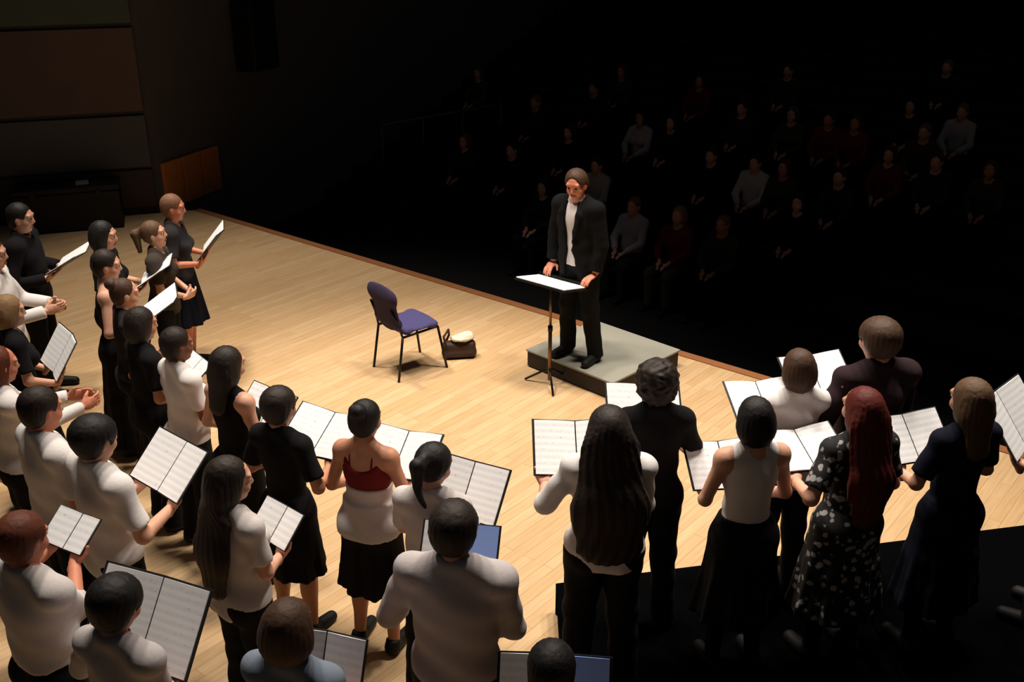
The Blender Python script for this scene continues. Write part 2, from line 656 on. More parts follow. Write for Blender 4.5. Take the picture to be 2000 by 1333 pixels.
# ------------------------------------------------------------------ podium, music stand, chair, bag, riser
pA, pB = at(1030, 682, 0.18), at(1196, 747, 0.18)
pe = (pB - pA).normalized()
pn = Vector((-pe.y, pe.x, 0))
plen = (pB - pA).length
pd = empty('conductor_podium', Vector((pA.x, pA.y, 0)), math.atan2(pe.y, pe.x))
tag(pd, 'low grey carpeted podium with dark sides under the conductor', 'podium')
PDEP = 0.98
MB().box((plen / 2, PDEP / 2, 0.085), (plen, PDEP, 0.15)).build('podium_body', mat('podium_dark', (36, 26, 22), 0.6), pd, bevel=0.006)
MB().box((plen / 2, PDEP / 2, 0.17), (plen + 0.02, PDEP + 0.02, 0.02)).build('podium_top', mat('podium_carpet', (150, 148, 136), 0.95, 0.12, 60, 0.2), pd, bevel=0.004)
for sx in (0.06, plen - 0.06):
    for sy in (0.06, PDEP - 0.06):
        MB().tube([(sx, sy, 0.0), (sx, sy, 0.02)], 0.03).build('foot', METAL_BLACK, pd)

# conductor's music stand
g = at(1073, 752, 0.0)
ms = empty('music_stand', g, math.atan2(E_DIR.y, E_DIR.x))
tag(ms, 'bronze and black music stand in front of the conductor', 'music stand')
for a in (75, 195, 315):
    ca, sa = math.cos(R(a)), math.sin(R(a))
    MB().tube([(0, 0, 0.17), (ca * 0.06, sa * 0.06, 0.13), (ca * 0.24, sa * 0.24, 0.012)], 0.010).build('leg', METAL_BLACK, ms, smooth=True)
MB().tube([(0, 0, 0.05), (0, 0, 0.55)], 0.017).build('lower_tube', METAL_BRASS, ms, smooth=True)
MB().tube([(0, 0, 0.55), (0, 0, 0.95)], 0.012).build('upper_tube', METAL_BRASS, ms, smooth=True)
MB().tube([(0, 0, 0.53), (0, 0, 0.58)], 0.022).build('clamp', METAL_BLACK, ms, smooth=True)
TD = Matrix.Translation((0, 0, 0.975)) @ Matrix.Rotation(R(-12), 4, 'X')
MB().box((0, 0, 0), (0.55, 0.36, 0.012), TD).build('desk', METAL_BLACK, ms, bevel=0.004)
MB().box((0, 0.185, 0.02), (0.55, 0.012, 0.05), TD).build('ledge', METAL_BLACK, ms, bevel=0.003)
MSW = Matrix.Translation(g) @ Matrix.Rotation(math.atan2(E_DIR.y, E_DIR.x), 4, 'Z') @ TD
sco = empty('conductor_score', (0, 0, 0))
sco.matrix_world = MSW @ Matrix.Translation((0, 0.0, 0.008))
tag(sco, 'open white score lying on the conductor music stand', 'score')
for sx in (-1, 1):
    MB().box((sx * 0.132, 0, 0.006), (0.26, 0.33, 0.011)).build('page', PAGES['white'], sco, bevel=0.003)

# chair
def chair_rot():
    a, b = at(735, 715), at(785, 746)
    return a, b


a, b = chair_rot()
ce = (b - a).normalized()
cf = Vector((-ce.y, ce.x, 0))
cc = (a + b) / 2
ch = empty('chair', cc, math.atan2(cf.y, cf.x))
tag(ch, 'empty chair with purple-blue upholstered seat and dark legs on the open stage', 'chair')
fab = mat('chair_fabric', (66, 62, 104), 0.95, 0.2, 120, 0.2)
fab_dk = mat('chair_back_fabric', (46, 36, 62), 0.95, 0.2, 120, 0.2)
HW = 0.215
for sy in (-1, 1):
    MB().tube([(-0.03, sy * HW, 0.0), (0.04, sy * (HW - 0.01), 0.42)], 0.012).build('leg', METAL_BLACK, ch, smooth=True)
    MB().tube([(0.50, sy * (HW + 0.01), 0.0), (0.43, sy * (HW - 0.02), 0.43)], 0.012).build('leg', METAL_BLACK, ch, smooth=True)
    MB().tube([(0.04, sy * (HW - 0.01), 0.42), (0.43, sy * (HW - 0.02), 0.43)], 0.012).build('side_rail', METAL_BLACK, ch, smooth=True)
    MB().tube([(0.04, sy * (HW - 0.01), 0.42), (0.0, sy * (HW - 0.03), 0.58), (-0.05, sy * (HW - 0.05), 0.70)], 0.011).build('back_post', METAL_BLACK, ch, smooth=True)
seat_v = surface([cap((0.06 + 0.05, -0.16, 0.455), (0.06 + 0.05, 0.16, 0.455), 0.05, 0.05, 0.02, sc=(1, 1, 0.7)),
                  cap((0.38, -0.17, 0.46), (0.38, 0.17, 0.46), 0.06, 0.06, 0.02, sc=(1, 1, 0.6)),
                  ell((0.24, 0, 0.462), (0.21, 0.225, 0.036), 0.03)], 0.012)
link('seat', mesh_np('seat', *seat_v, [fab]), ch)
back_v = surface([cap((0.03, -0.16, 0.54), (0.03, 0.16, 0.54), 0.03, 0.03, 0.03),
                  cap((-0.03, -0.165, 0.80), (-0.03, 0.165, 0.80), 0.045, 0.045, 0.03, sc=(0.6, 1, 1)),
                  cap((0.02, 0, 0.55), (-0.03, 0, 0.78), 0.17, 0.17, 0.04, sc=(0.16, 1.2, 0.6))], 0.012)
link('backrest', mesh_np('backrest', *back_v, [fab_dk]), ch)

# small dark bag with a folded white cloth beside the chair
bg_loc = at(897, 697)
bg = empty('bag', bg_loc, R(8))
tag(bg, 'small dark brown bag on the stage floor behind the empty chair', 'bag')
bagm = mat('bag_leather', (58, 38, 30), 0.6, 0.15, 30, 0.2)
bv = surface([cap((-0.12, 0, 0.05), (0.12, 0, 0.05), 0.05, 0.05, 0.04, sc=(1, 1.6, 1)), cap((-0.12, 0, 0.13), (0.12, 0, 0.13), 0.04, 0.04, 0.05, sc=(1, 1.5, 1)), half((0, 0, -1), -0.002)], 0.012)
link('bag_body', mesh_np('bag_body', *bv, [bagm]), bg)
MB().tube([(-0.13, -0.07, 0.14), (-0.15, -0.08, 0.25), (-0.10, -0.03, 0.30), (-0.09, 0.04, 0.22), (-0.12, 0.06, 0.14)], 0.012).build('strap', bagm, bg, smooth=True)
tw = link('cloth', mesh_np('cloth', *surface([ell((0, 0, 0.025), (0.115, 0.075, 0.03), 0.02), ell((0.05, 0.02, 0.05), (0.06, 0.06, 0.025), 0.03)], 0.01,
                                             lambda x, y, z: 0.005 * np.sin(60 * x) * np.sin(50 * y)), [mat('cream_cloth', (214, 206, 184), 0.9, 0.08, 60, 0.2)]),
          mtx=Matrix.Translation(bg_loc + Vector((0.03, 0, 0.172))) @ Matrix.Rotation(R(8), 4, 'Z'))
tag(tw, 'folded cream cloth lying on the small dark bag', 'cloth')

# black choir riser at the lower right
RZ = 0.2
f0, f1 = at(1084, 1140, RZ), at(2000, 1026, RZ)
slope = (f1.y - f0.y) / (f1.x - f0.x)
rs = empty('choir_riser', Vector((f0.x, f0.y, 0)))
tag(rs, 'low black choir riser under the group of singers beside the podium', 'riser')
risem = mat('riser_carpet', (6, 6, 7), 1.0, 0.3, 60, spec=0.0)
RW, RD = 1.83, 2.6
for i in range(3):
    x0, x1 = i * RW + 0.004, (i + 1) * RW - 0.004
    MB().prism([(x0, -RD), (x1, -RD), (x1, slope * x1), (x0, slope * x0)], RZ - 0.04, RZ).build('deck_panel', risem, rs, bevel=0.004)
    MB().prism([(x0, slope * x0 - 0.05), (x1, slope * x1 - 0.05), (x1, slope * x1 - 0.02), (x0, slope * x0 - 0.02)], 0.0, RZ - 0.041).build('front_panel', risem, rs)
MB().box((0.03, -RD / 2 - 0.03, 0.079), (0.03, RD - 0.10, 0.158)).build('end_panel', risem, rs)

# ================================================================== PEOPLE
def ik(S, W, l1, l2, pole):
    S, W, pole = Vector(S), Vector(W), Vector(pole)
    d = W - S
    L = d.length
    if L > (l1 + l2) * 0.985:
        d = d * ((l1 + l2) * 0.985 / L)
        W = S + d
        L = d.length
    u = d.normalized()
    x = (L * L + l1 * l1 - l2 * l2) / (2 * L)
    hgt = math.sqrt(max(l1 * l1 - x * x, 0))
    w = (pole - u * pole.dot(u)).normalized()
    return S + u * x + w * hgt, W


def hand_island(W, fd, pn, side, curl=0.5):
    """palm, four unequal bent fingers and a thumb; W wrist, fd finger direction, pn palm direction"""
    fd = Vector(fd).normalized()
    pn = Vector(pn)
    pn = (pn - fd * pn.dot(fd)).normalized()
    ps = [cap((0, -0.03, 0), (0, 0.02, 0), 0.026, 0.028, 0.02, sc=(1, 1, 0.8)),
          ell((0, 0.05, 0), (0.042, 0.05, 0.016), 0.02)]
    th = -side       # side: +1 right hand
    lens = (0.062, 0.076, 0.082, 0.074)          # little finger ... index, index on the thumb side
    for i, x0 in enumerate((-0.031, -0.0105, 0.0105, 0.031)):
        ln = lens[i if th > 0 else 3 - i]
        p = Vector((x0, 0.088, 0))
        ang = 0.0
        for seg, fr in enumerate((0.45, 0.32, 0.26)):
            ang += curl * (0.55, 0.75, 0.5)[seg]
            q = p + Vector((x0 * 0.10, math.cos(ang), -math.sin(ang))) * (ln * fr)
            ps.append(cap(p, q, 0.0095 - seg * 0.0008, 0.0088 - seg * 0.0008, 0.004))
            p = q
    a = Vector((th * 0.026, 0.012, -0.004))
    b = a + Vector((th * 0.030, 0.030, -0.010))
    c = b + Vector((th * 0.010, 0.030, -0.012 - 0.01 * curl))
    ps += [cap(a, b, 0.015, 0.012, 0.012), cap(b, c, 0.0115, 0.009, 0.004)]
    v, q = surface(ps, 0.006)
    X = fd.cross(-pn)
    M = np.array([X, fd, -pn]).T
    return v @ M.T + np.array(W), q


def head_prims(fem):
    j = 0.94 if fem else 1.0
    nr = 0.047 if fem else 0.056
    return [ell((0, -0.008, 1.628), (0.075, 0.094, 0.094), 0.03),
            ell((0, 0.026, 1.560), (0.057 * j, 0.062, 0.066), 0.035),
            ell((0, 0.050, 1.508), (0.026 * j, 0.026, 0.020), 0.025),
            ell((0.036, 0.056, 1.572), (0.028, 0.028, 0.03), 0.02), ell((-0.036, 0.056, 1.572), (0.028, 0.028, 0.03), 0.02),
            cap((0.045, 0.075, 1.636), (-0.045, 0.075, 1.636), 0.012, 0.012, 0.02),
            cap((0, -0.03, 1.40), (0, -0.005, 1.56), nr * 1.1, nr, 0.03),
            ell((0.031, 0.102, 1.612), (0.019, 0.016, 0.012), 0.012, 's'), ell((-0.031, 0.102, 1.612), (0.019, 0.016, 0.012), 0.012, 's'),
            cap((0, 0.084, 1.622), (0, 0.100, 1.582), 0.008, 0.0115, 0.012),
            ell((0, 0.090, 1.577), (0.016, 0.011, 0.009), 0.008),
            ell((0, 0.083, 1.549), (0.024, 0.012, 0.0065), 0.005), ell((0, 0.080, 1.538), (0.021, 0.013, 0.0075), 0.005),
            ell((0.078, -0.006, 1.596), (0.011, 0.020, 0.031), 0.008), ell((-0.078, -0.006, 1.596), (0.011, 0.020, 0.031), 0.008)]


def hair_prims(style, big=1.0):
    base = [ell((0, -0.022, 1.640), (0.088 * big, 0.100 * big, 0.096 * (0.5 + 0.5 * big)), 0.03)]
    face = ell((0, 0.122, 1.575), (0.080, 0.090, 0.094), 0.02, 's')
    ears = []
    if style == 'receding':
        base += [ell((0, -0.050, 1.585), (0.080 * big, 0.062, 0.078), 0.03)]
        face = ell((0, 0.128, 1.600), (0.086, 0.098, 0.116), 0.02, 's')
        ears = [ell((0.085, 0.01, 1.580), (0.03, 0.03, 0.045), 0.01, 's'), ell((-0.085, 0.01, 1.580), (0.03, 0.03, 0.045), 0.01, 's')]
    elif style == 'short':
        base += [ell((0, -0.050, 1.585), (0.078 * big, 0.062, 0.078), 0.03)]
        ears = [ell((0.085, 0.01, 1.580), (0.03, 0.03, 0.045), 0.01, 's'), ell((-0.085, 0.01, 1.580), (0.03, 0.03, 0.045), 0.01, 's')]
    elif style == 'curly':
        base = [ell((0, -0.03, 1.645), (0.112 * big, 0.118 * big, 0.108), 0.03), ell((0, -0.06, 1.585), (0.105 * big, 0.08, 0.085), 0.03)]
    elif style == 'bob':
        base += [ell((0, -0.035, 1.575), (0.106 * big, 0.09 * big, 0.115), 0.03)]
    elif style == 'bun':
        base += [ell((0, -0.050, 1.590), (0.078 * big, 0.060, 0.075), 0.03), ell((0, -0.105, 1.690), (0.052, 0.048, 0.046), 0.012)]
    elif style == 'pony':
        base += [ell((0, -0.050, 1.595), (0.076 * big, 0.060, 0.070), 0.03), cap((0, -0.105, 1.665), (0.01, -0.165, 1.63), 0.024, 0.040, 0.02),
                 cap((0.01, -0.165, 1.63), (0.03, -0.155, 1.46), 0.040, 0.018, 0.02)]
    elif style == 'mid':
        base += [ell((0, -0.040, 1.565), (0.102 * big, 0.088 * big, 0.12), 0.03), cap((0, -0.075, 1.53), (0, -0.115, 1.36), 0.075, 0.055, 0.03, sc=(1.25, 0.62, 1))]
    elif style == 'long':
        base += [ell((0, -0.040, 1.565), (0.104 * big, 0.09 * big, 0.12), 0.03), cap((0, -0.080, 1.54), (0, -0.150, 1.22), 0.09, 0.088, 0.03, sc=(1.3, 0.55, 1)),
                 cap((0, -0.150, 1.25), (0, -0.160, 1.04), 0.088, 0.060, 0.03, sc=(1.4, 0.5, 1))]
    elif style == 'verylong':
        base += [ell((0, -0.040, 1.565), (0.106 * big, 0.092 * big, 0.12), 0.03), cap((0, -0.085, 1.54), (0, -0.160, 1.22), 0.10, 0.125, 0.03, sc=(1.28, 0.52, 1)),
                 cap((0, -0.160, 1.25), (0, -0.185, 1.05), 0.125, 0.115, 0.03, sc=(1.30, 0.48, 1))]
    return base + [face] + ears


def hair_noise(style):
    amp = 0.011 if style == 'curly' else 0.0017

    def f(x, y, z):
        if style == 'curly':
            return amp * np.sin(75 * x + 2 * np.sin(60 * z)) * np.sin(80 * z + 1) * np.sin(70 * y)
        th = np.arctan2(y + 0.02, x)
        return amp * np.sin(26 * th + 4 * np.sin(9 * z)) + 0.0010 * np.sin(55 * th + 11 * z)
    return f


def rot_head(v, yaw, pitch):
    """turn the head about the neck: yaw left positive, pitch down positive (radians); fades out down the neck"""
    if not yaw and not pitch:
        return v
    piv = np.array([0, -0.015, 1.50])
    w = np.clip((v[:, 2] - 1.43) / 0.08, 0, 1)
    out = v.copy()
    p = v - piv
    cp, sp = np.cos(-pitch * w), np.sin(-pitch * w)
    y, z = p[:, 1] * cp - p[:, 2] * sp, p[:, 1] * sp + p[:, 2] * cp
    cy, sy = np.cos(yaw * w), np.sin(yaw * w)
    x, y = p[:, 0] * cy - y * sy, p[:, 0] * sy + y * cy
    out[:, 0], out[:, 1], out[:, 2] = x + piv[0], y + piv[1], z + piv[2]
    return out


def torso(fem, inf=0.0, k=0.05):
    if fem:
        return [ell((0, -0.008, 1.285), (0.142, 0.098, 0.175), k, inf=inf), ell((0, -0.002, 1.08), (0.122, 0.090, 0.15), k, inf=inf),
                ell((0, -0.012, 0.925), (0.168, 0.112, 0.125), k, inf=inf),
                cap((-0.125, -0.015, 1.395), (0.125, -0.015, 1.395), 0.048, 0.048, k, inf=inf),
                ell((0.068, 0.072, 1.245), (0.062, 0.058, 0.062), 0.03, inf=inf), ell((-0.068, 0.072, 1.245), (0.062, 0.058, 0.062), 0.03, inf=inf),
                ell((0.075, -0.062, 0.905), (0.082, 0.078, 0.095), 0.04, inf=inf), ell((-0.075, -0.062, 0.905), (0.082, 0.078, 0.095), 0.04, inf=inf)]
    return [ell((0, -0.008, 1.280), (0.166, 0.112, 0.185), k, inf=inf), ell((0, 0.004, 1.07), (0.148, 0.108, 0.165), k, inf=inf),
            ell((0, -0.008, 0.925), (0.162, 0.112, 0.12), k, inf=inf),
            cap((-0.150, -0.015, 1.400), (0.150, -0.015, 1.400), 0.055, 0.055, k, inf=inf),
            ell((0.07, -0.055, 0.905), (0.08, 0.072, 0.09), 0.04, inf=inf), ell((-0.07, -0.055, 0.905), (0.08, 0.072, 0.09), 0.04, inf=inf)]


def traps(fem, inf=0.0):
    sx = 0.13 if fem else 0.155
    return [cap((s * 0.035, -0.03, 1.475), (s * sx, -0.02, 1.405), 0.038, 0.042, 0.04, inf=inf) for s in (-1, 1)]


def legs_pts(spread, pose):
    out = []
    for s in (-1, 1):
        if pose == 'sit':
            out.append(((s * 0.09, 0, 0.50), (s * 0.13, 0.42, 0.50), (s * 0.13, 0.40, 0.08)))
        else:
            out.append(((s * 0.085, -0.005, 0.89), (s * (0.088 + spread * 0.5), 0.012, 0.49), (s * (0.09 + spread), -0.022, 0.085)))
    return out


def build_person(name, loc, yaw, h, fem, skin, hair, haircol, top, topcol, bottom, botcol, label=None, group=None,
                 wrists=None, hands=None, width=1.0, hyaw=0.0, hpitch=0.12, bighair=1.0, spread=0.03, shoes=True, curl=0.5, bare_back=False,
                 hem=0.86, skirt_len=0.48, skirt_r=0.27, eyes=True, sleeve=None, lean=0.0, midcol=None, tights=None, topcol2=None, arm_pole=None, vox=0.0135):
    s = h / 1.735
    W3 = np.array([s * width, s * width, s])
    # ---- limbs
    sx = 0.155 if fem else 0.178
    l1, l2 = (0.275, 0.245) if fem else (0.295, 0.262)
    arms = []
    for i, sd in enumerate((-1, 1)):           # -1 left hand, +1 right hand
        S = Vector((sd * sx, -0.015, 1.395))
        Wt = Vector(wrists[i]) if wrists else Vector((sd * 0.26, 0.05, 0.86))
        pole = Vector(arm_pole[i]) if arm_pole else Vector((sd * 0.55, -0.35, -0.9))
        E, Wr = ik(S, Wt, l1, l2, pole)
        arms.append((S, E, Wr))
    ur, er, wr = (0.043, 0.036, 0.025) if fem else (0.050, 0.041, 0.029)
    body = torso(fem) + traps(fem) + [cap((0, -0.03, 1.40), (0, -0.012, 1.53), 0.05, 0.043, 0.04)]
    for S, E, Wr in arms:
        body += [cap(S, E, ur, er, 0.035), cap(E, Wr, er, wr, 0.02), ell(S, (ur + 0.008,) * 3, 0.04)]
    lg = legs_pts(spread, 'stand')
    for hp, kn, an in lg:
        body += [cap(hp, kn, 0.088 if fem else 0.086, 0.056, 0.04), cap(kn, an, 0.056, 0.036, 0.03),
                 ell((Vector(kn) + (Vector(an) - Vector(kn)) * 0.3 + Vector((0, -0.022, 0))), (0.047, 0.046, 0.12), 0.03),
                 cap((an[0], an[1] - 0.02, 0.045), (an[0] * 1.12, an[1] + 0.16, 0.028), 0.036, 0.027, 0.03)]
    body.append(half((0, 0, -1), -0.004))
    bv, bq = surface(body, vox)
    hv, hq = surface(head_prims(fem) + [half((0, 0, -1), -1.425)], 0.0075)
    fc = hv[hq].mean(1)
    lipm = (np.abs(fc[:, 0]) < 0.026) & (fc[:, 1] > 0.072) & (fc[:, 2] > 1.529) & (fc[:, 2] < 1.557)
    hv = rot_head(hv, hyaw, hpitch)
    parts = [(bv, bq), (hv, hq)]
    for i, sd in enumerate((-1, 1)):
        S, E, Wr = arms[i]
        if hands:
            fd, pn = hands[i]
        else:
            fd, pn = (Wr - E), Vector((-sd, 0.2, 0))
        parts.append(hand_island(Wr, fd, pn, sd, curl))
    v, q = join(*parts)
    mi = np.zeros(len(q), int)
    mi[len(bq):len(bq) + len(hq)][lipm] = 1
    root = link(name, mesh_np('body', v * W3, q, [SKIN[skin], LIP], mi))
    root.location = loc
    root.rotation_euler = (0, 0, yaw)
    tag(root, label, 'person', group)
    # ---- eyes
    if eyes:
        for sd in (-1, 1):
            u = 10
            rr = 0.0125
            vv, ff = [], []
            for a_ in range(7):
                for b_ in range(u):
                    ph, th = math.pi * a_ / 6, 2 * math.pi * b_ / u
                    vv.append((rr * math.sin(ph) * math.cos(th), rr * math.cos(ph), rr * math.sin(ph) * math.sin(th)))
            for a_ in range(6):
                for b_ in range(u):
                    ff.append((a_ * u + b_, a_ * u + (b_ + 1) % u, (a_ + 1) * u + (b_ + 1) % u, (a_ + 1) * u + b_))
            vv = np.array(vv) + np.array([sd * 0.031, 0.0805, 1.611])
            vv = rot_head(vv, hyaw, hpitch)
            mi2 = [1 if k < u * 2 else 0 for k in range(len(ff))]
            link('eye', mesh_np('eye', vv * W3, np.array(ff), [EYEWHITE, IRIS], mi2), root)
    # ---- hair
    if hair:
        hv2, hq2 = surface(hair_prims(hair, bighair), 0.009, hair_noise(hair))
        hv2 = rot_head(hv2, hyaw, hpitch * (0.5 if hair in ('long', 'verylong', 'mid') else 1.0))
        link('hair', mesh_np('hair', hv2 * W3, hq2, [HAIR[haircol]]), root)

    fold = lambda a, f1=22, f2=17: (lambda x, y, z: a * np.sin(f1 * x + 3 * np.sin(6 * z) + 0.7) * np.sin(f2 * z + 4 * y) + 0.5 * a * np.sin(41 * z + 20 * x))
    neck_cut = cap((0, 0.0, 1.455), (0, 0.03, 1.62), 0.064, 0.08, 0.008, 's')
    cv = 0.0125

    def sleeves(kind, inf):
        ps = []
        for S, E, Wr in arms:
            if kind == 'short':
                ps.append(cap(S, S.lerp(E, 0.78), ur, er + 0.012, 0.03, inf=inf, flat_b=True))
            elif kind == 'elbow':
                ps += [cap(S, E, ur, er, 0.03, inf=inf), cap(E, E.lerp(Wr, 0.25), er, er, 0.02, inf=inf, flat_b=True)]
            elif kind == 'long':
                ps += [cap(S, E, ur, er, 0.03, inf=inf), cap(E, E.lerp(Wr, 0.93), er, wr + 0.006, 0.02, inf=inf, flat_b=True)]
            ps.append(ell(S, (ur + 0.017,) * 3, 0.03))
        return ps

    def garment(pname, prims, colr, noise=None, v_=cv):
        vv, qq = surface(prims, v_, noise)
        return link(pname, mesh_np(pname, vv * W3, qq, [CLOTH[colr]]), root)

    # ---- top
    if top in ('tee', 'shirt', 'blouse', 'longshirt'):
        kind = sleeve or {'tee': 'short', 'shirt': 'elbow', 'blouse': 'long', 'longshirt': 'long'}[top]
        inf = 0.013
        ps = torso(fem, inf) + traps(fem, 0.011)
        if not fem:
            ps.append(cap((0, 0.0, 1.22), (0, 0.0, hem - 0.05), 0.150, 0.160, 0.06, sc=(1.0, 0.76, 1)))
        else:
            ps.append(cap((0, 0.0, 1.20), (0, 0.0, hem - 0.05), 0.125, 0.160, 0.06, sc=(1.0, 0.74, 1)))
        ps += sleeves(kind, 0.013)
        ps += [neck_cut, half((0, 0, -1), -hem)]
        sh_ = garment('shirt', ps, topcol, fold(0.006))
        if top in ('shirt', 'longshirt'):
            cps = [cap((0, -0.022, 1.445), (0, -0.008, 1.492), 0.066, 0.060, 0.0, sc=(1, 1.05, 1), flat_a=True, flat_b=True), cap((0, -0.03, 1.40), (0, 0.0, 1.56), 0.055, 0.054, 0.0, 's')]
            garment('collar', cps, topcol, None, 0.008).parent = sh_
    elif top == 'tank':
        ps = torso(fem, 0.010) + [neck_cut]
        for S, E, Wr in arms:
            ps.append(ell((S.x * (1.06 if bare_back else 1.16), S.y, S.z - 0.01), (0.062, 0.13, 0.075), 0.01, 's'))
            if not bare_back:
                ps.append(cap((S.x * 0.35, -0.03, 1.455), (S.x * 0.72, -0.02, 1.415), 0.045, 0.05, 0.02))
        ps.append(cap((0, 0.06, 1.50), (0, 0.10, 1.40), 0.075, 0.06, 0.01, 's'))
        if bare_back:
            ps.append(ell((0, -0.13, 1.44), (0.125, 0.16, 0.12), 0.01, 's'))
        ps += [half((0, 0, -1), -hem)]
        tp = garment('top', ps, topcol, fold(0.003))
        if bare_back:
            for sd in (-1, 1):
                pts = [Vector((sd * 0.085, 0.085, 1.33)), Vector((sd * 0.082, 0.05, 1.42)), Vector((sd * 0.078, -0.02, 1.462)), Vector((sd * 0.072, -0.072, 1.41)), Vector((sd * 0.068, -0.098, 1.30))]
                mb = MB().tube([Vector(tuple(np.array(p) * W3)) for p in pts], 0.007 * s)
                mb.build('strap', CLOTH[topcol2 or topcol], tp, smooth=True)
    elif top == 'jacket':
        ps = torso(fem, 0.014, 0.05) + traps(fem, 0.010) + sleeves('long', 0.008) + [neck_cut, half((0, 0, -1), -0.90)]
        sh_ = garment('shirt', ps, 'white', fold(0.002))
        col_ = garment('collar', [cap((0, -0.022, 1.44), (0, -0.004, 1.500), 0.068, 0.063, 0.0, sc=(1, 1.05, 1), flat_a=True, flat_b=True),
                           cap((0, -0.03, 1.40), (0, 0.0, 1.56), 0.056, 0.055, 0.0, 's')], 'white', None, 0.008)
        col_.parent = sh_
        js = torso(fem, 0.024) + traps(fem, 0.018)
        js.append(cap((0, -0.01, 1.22), (0, -0.012, 0.80), 0.165, 0.190, 0.06, sc=(1.0, 0.78, 1)))
        for S, E, Wr in arms:
            js += [cap(S, E, ur, er, 0.03, inf=0.024), cap(E, E.lerp(Wr, 0.88), er, wr + 0.012, 0.02, inf=0.020, flat_b=True), ell(S, (ur + 0.028,) * 3, 0.03)]

        def vcut(x, y, z):
            w = np.clip(0.030 + (z - 1.12) * 0.10, 0.023, 0.085)
            w = np.where(z < 1.06, 0.023 + (1.06 - z) * 0.22, w)
            return np.maximum(np.maximum(np.abs(x) - w, -y + 0.03), z - 1.52)
        js.append(Prim(vcut, (-0.12, 0.0, 0.76), (0.12, 0.3, 1.56), 0.008, 's'))
        js += [cap((0, 0.0, 1.45), (0, 0.03, 1.62), 0.072, 0.085, 0.008, 's'), half((0, 0, -1), -0.80)]
        jk = garment('jacket', js, topcol, fold(0.003), 0.009)
        for sd in (-1, 1):                        # lapels
            lp = [Vector((sd * 0.070, 0.060, 1.455)), Vector((sd * 0.088, 0.105, 1.36)), Vector((sd * 0.060, 0.138, 1.22)), Vector((sd * 0.036, 0.140, 1.12))]
            vv, qq = surface([cap(lp[i], lp[i + 1], (0.022, 0.034, 0.022, 0.01)[i], (0.022, 0.034, 0.022, 0.01)[i + 1], 0.01, sc=(1, 0.5, 1)) for i in range(3)], 0.010)
            link('lapel', mesh_np('lapel', vv * W3, qq, [CLOTH[topcol]]), jk)
    elif top in ('dress', 'sleeveless_dress'):
        ps = torso(fem, 0.011) + [neck_cut]
        if top == 'dress':
            ps = torso(fem, 0.011) + traps(fem, 0.010) + sleeves(sleeve or 'short', 0.014) + [neck_cut]
        else:
            for S, E, Wr in arms:
                ps.append(ell((S.x * 1.08, S.y, S.z), (0.060, 0.12, 0.08), 0.01, 's'))
        for hp, kn, an in lg:
            ps.append(cap(hp, Vector(hp).lerp(Vector(kn), 0.6), 0.088, 0.078, 0.04, inf=0.018))
        ps.append(skirt_prim(skirt_len, 1.02, 0.14, skirt_r, 8, 0.016))
        ps.append(half((0, 0, -1), -skirt_len))
        garment('dress', ps, topcol, fold(0.003))
    if midcol:
        garment('waist_wrap', torso(fem, 0.022)[0:3] + torso(fem, 0.022)[4:6] + torso(fem, 0.032)[-2:]
                + [skirt_prim(0.86, 1.10, 0.165, 0.195, 9, 0.006), half((0, 0, 1), 1.20), half((0, 0, -1), -0.88)], midcol, fold(0.004))
    # ---- bottom
    if bottom == 'trousers':
        ps = torso(fem, 0.010)[1:3] + torso(fem, 0.012)[-2:]
        for hp, kn, an in lg:
            ps += [cap(hp, kn, 0.092, 0.066, 0.03, inf=0.010), cap(kn, (an[0], an[1], 0.05), 0.064, 0.058, 0.03, inf=0.012, flat_b=True)]
        ps += [half((0, 0, 1), 1.02), half((0, 0, -1), -0.045)]
        garment('trousers', ps, botcol, fold(0.004, 18, 13), 0.014)
    elif bottom == 'skirt':
        ps = torso(fem, 0.014)[1:3] + torso(fem, 0.014)[-2:] + [cap(hp, Vector(hp).lerp(Vector(kn), 0.6), 0.088, 0.078, 0.04, inf=0.018) for hp, kn, an in lg] + [skirt_prim(skirt_len, 1.04, 0.135, skirt_r, 9, 0.020)]
        ps += [half((0, 0, 1), 1.04), half((0, 0, -1), -skirt_len)]
        garment('skirt', ps, botcol, None, 0.014)
    if tights:
        ps = []
        for hp, kn, an in lg:
            ps += [cap(hp, kn, 0.088, 0.056, 0.03, inf=0.006), cap(kn, an, 0.056, 0.036, 0.03, inf=0.006),
                   ell((Vector(kn) + (Vector(an) - Vector(kn)) * 0.3 + Vector((0, -0.022, 0))), (0.053, 0.052, 0.126), 0.03)]
        garment('tights', ps + [half((0, 0, 1), 0.80)], tights, None, 0.015)
    # ---- shoes
    if shoes:
        for hp, kn, an in lg:
            ps = [cap((an[0], an[1] - 0.028, 0.052), (an[0] * 1.12, an[1] + 0.17, 0.034), 0.042, 0.034, 0.03, inf=0.005),
                  cap((an[0], an[1] - 0.02, 0.05), (an[0], an[1] - 0.005, 0.10), 0.046, 0.047, 0.02, flat_b=True), half((0, 0, -1), -0.0)]
            vv, qq = surface(ps, 0.011)
            link('shoe', mesh_np('shoe', vv * W3, qq, [SHOE]), root)
    if lean:                                       # bend the whole figure forward above the ankles
        for o in [root] + list(root.children_recursive):
            co = np.zeros(len(o.data.vertices) * 3, np.float32)
            o.data.vertices.foreach_get('co', co)
            co = co.reshape(-1, 3)
            t = np.clip(co[:, 2] / h, 0, 1)
            co[:, 1] += lean * t ** 1.6
            o.data.vertices.foreach_set('co', co.ravel())
            o.data.update()
    return root, s, W3


# ---- music folders
FW, FH = 0.235, 0.315


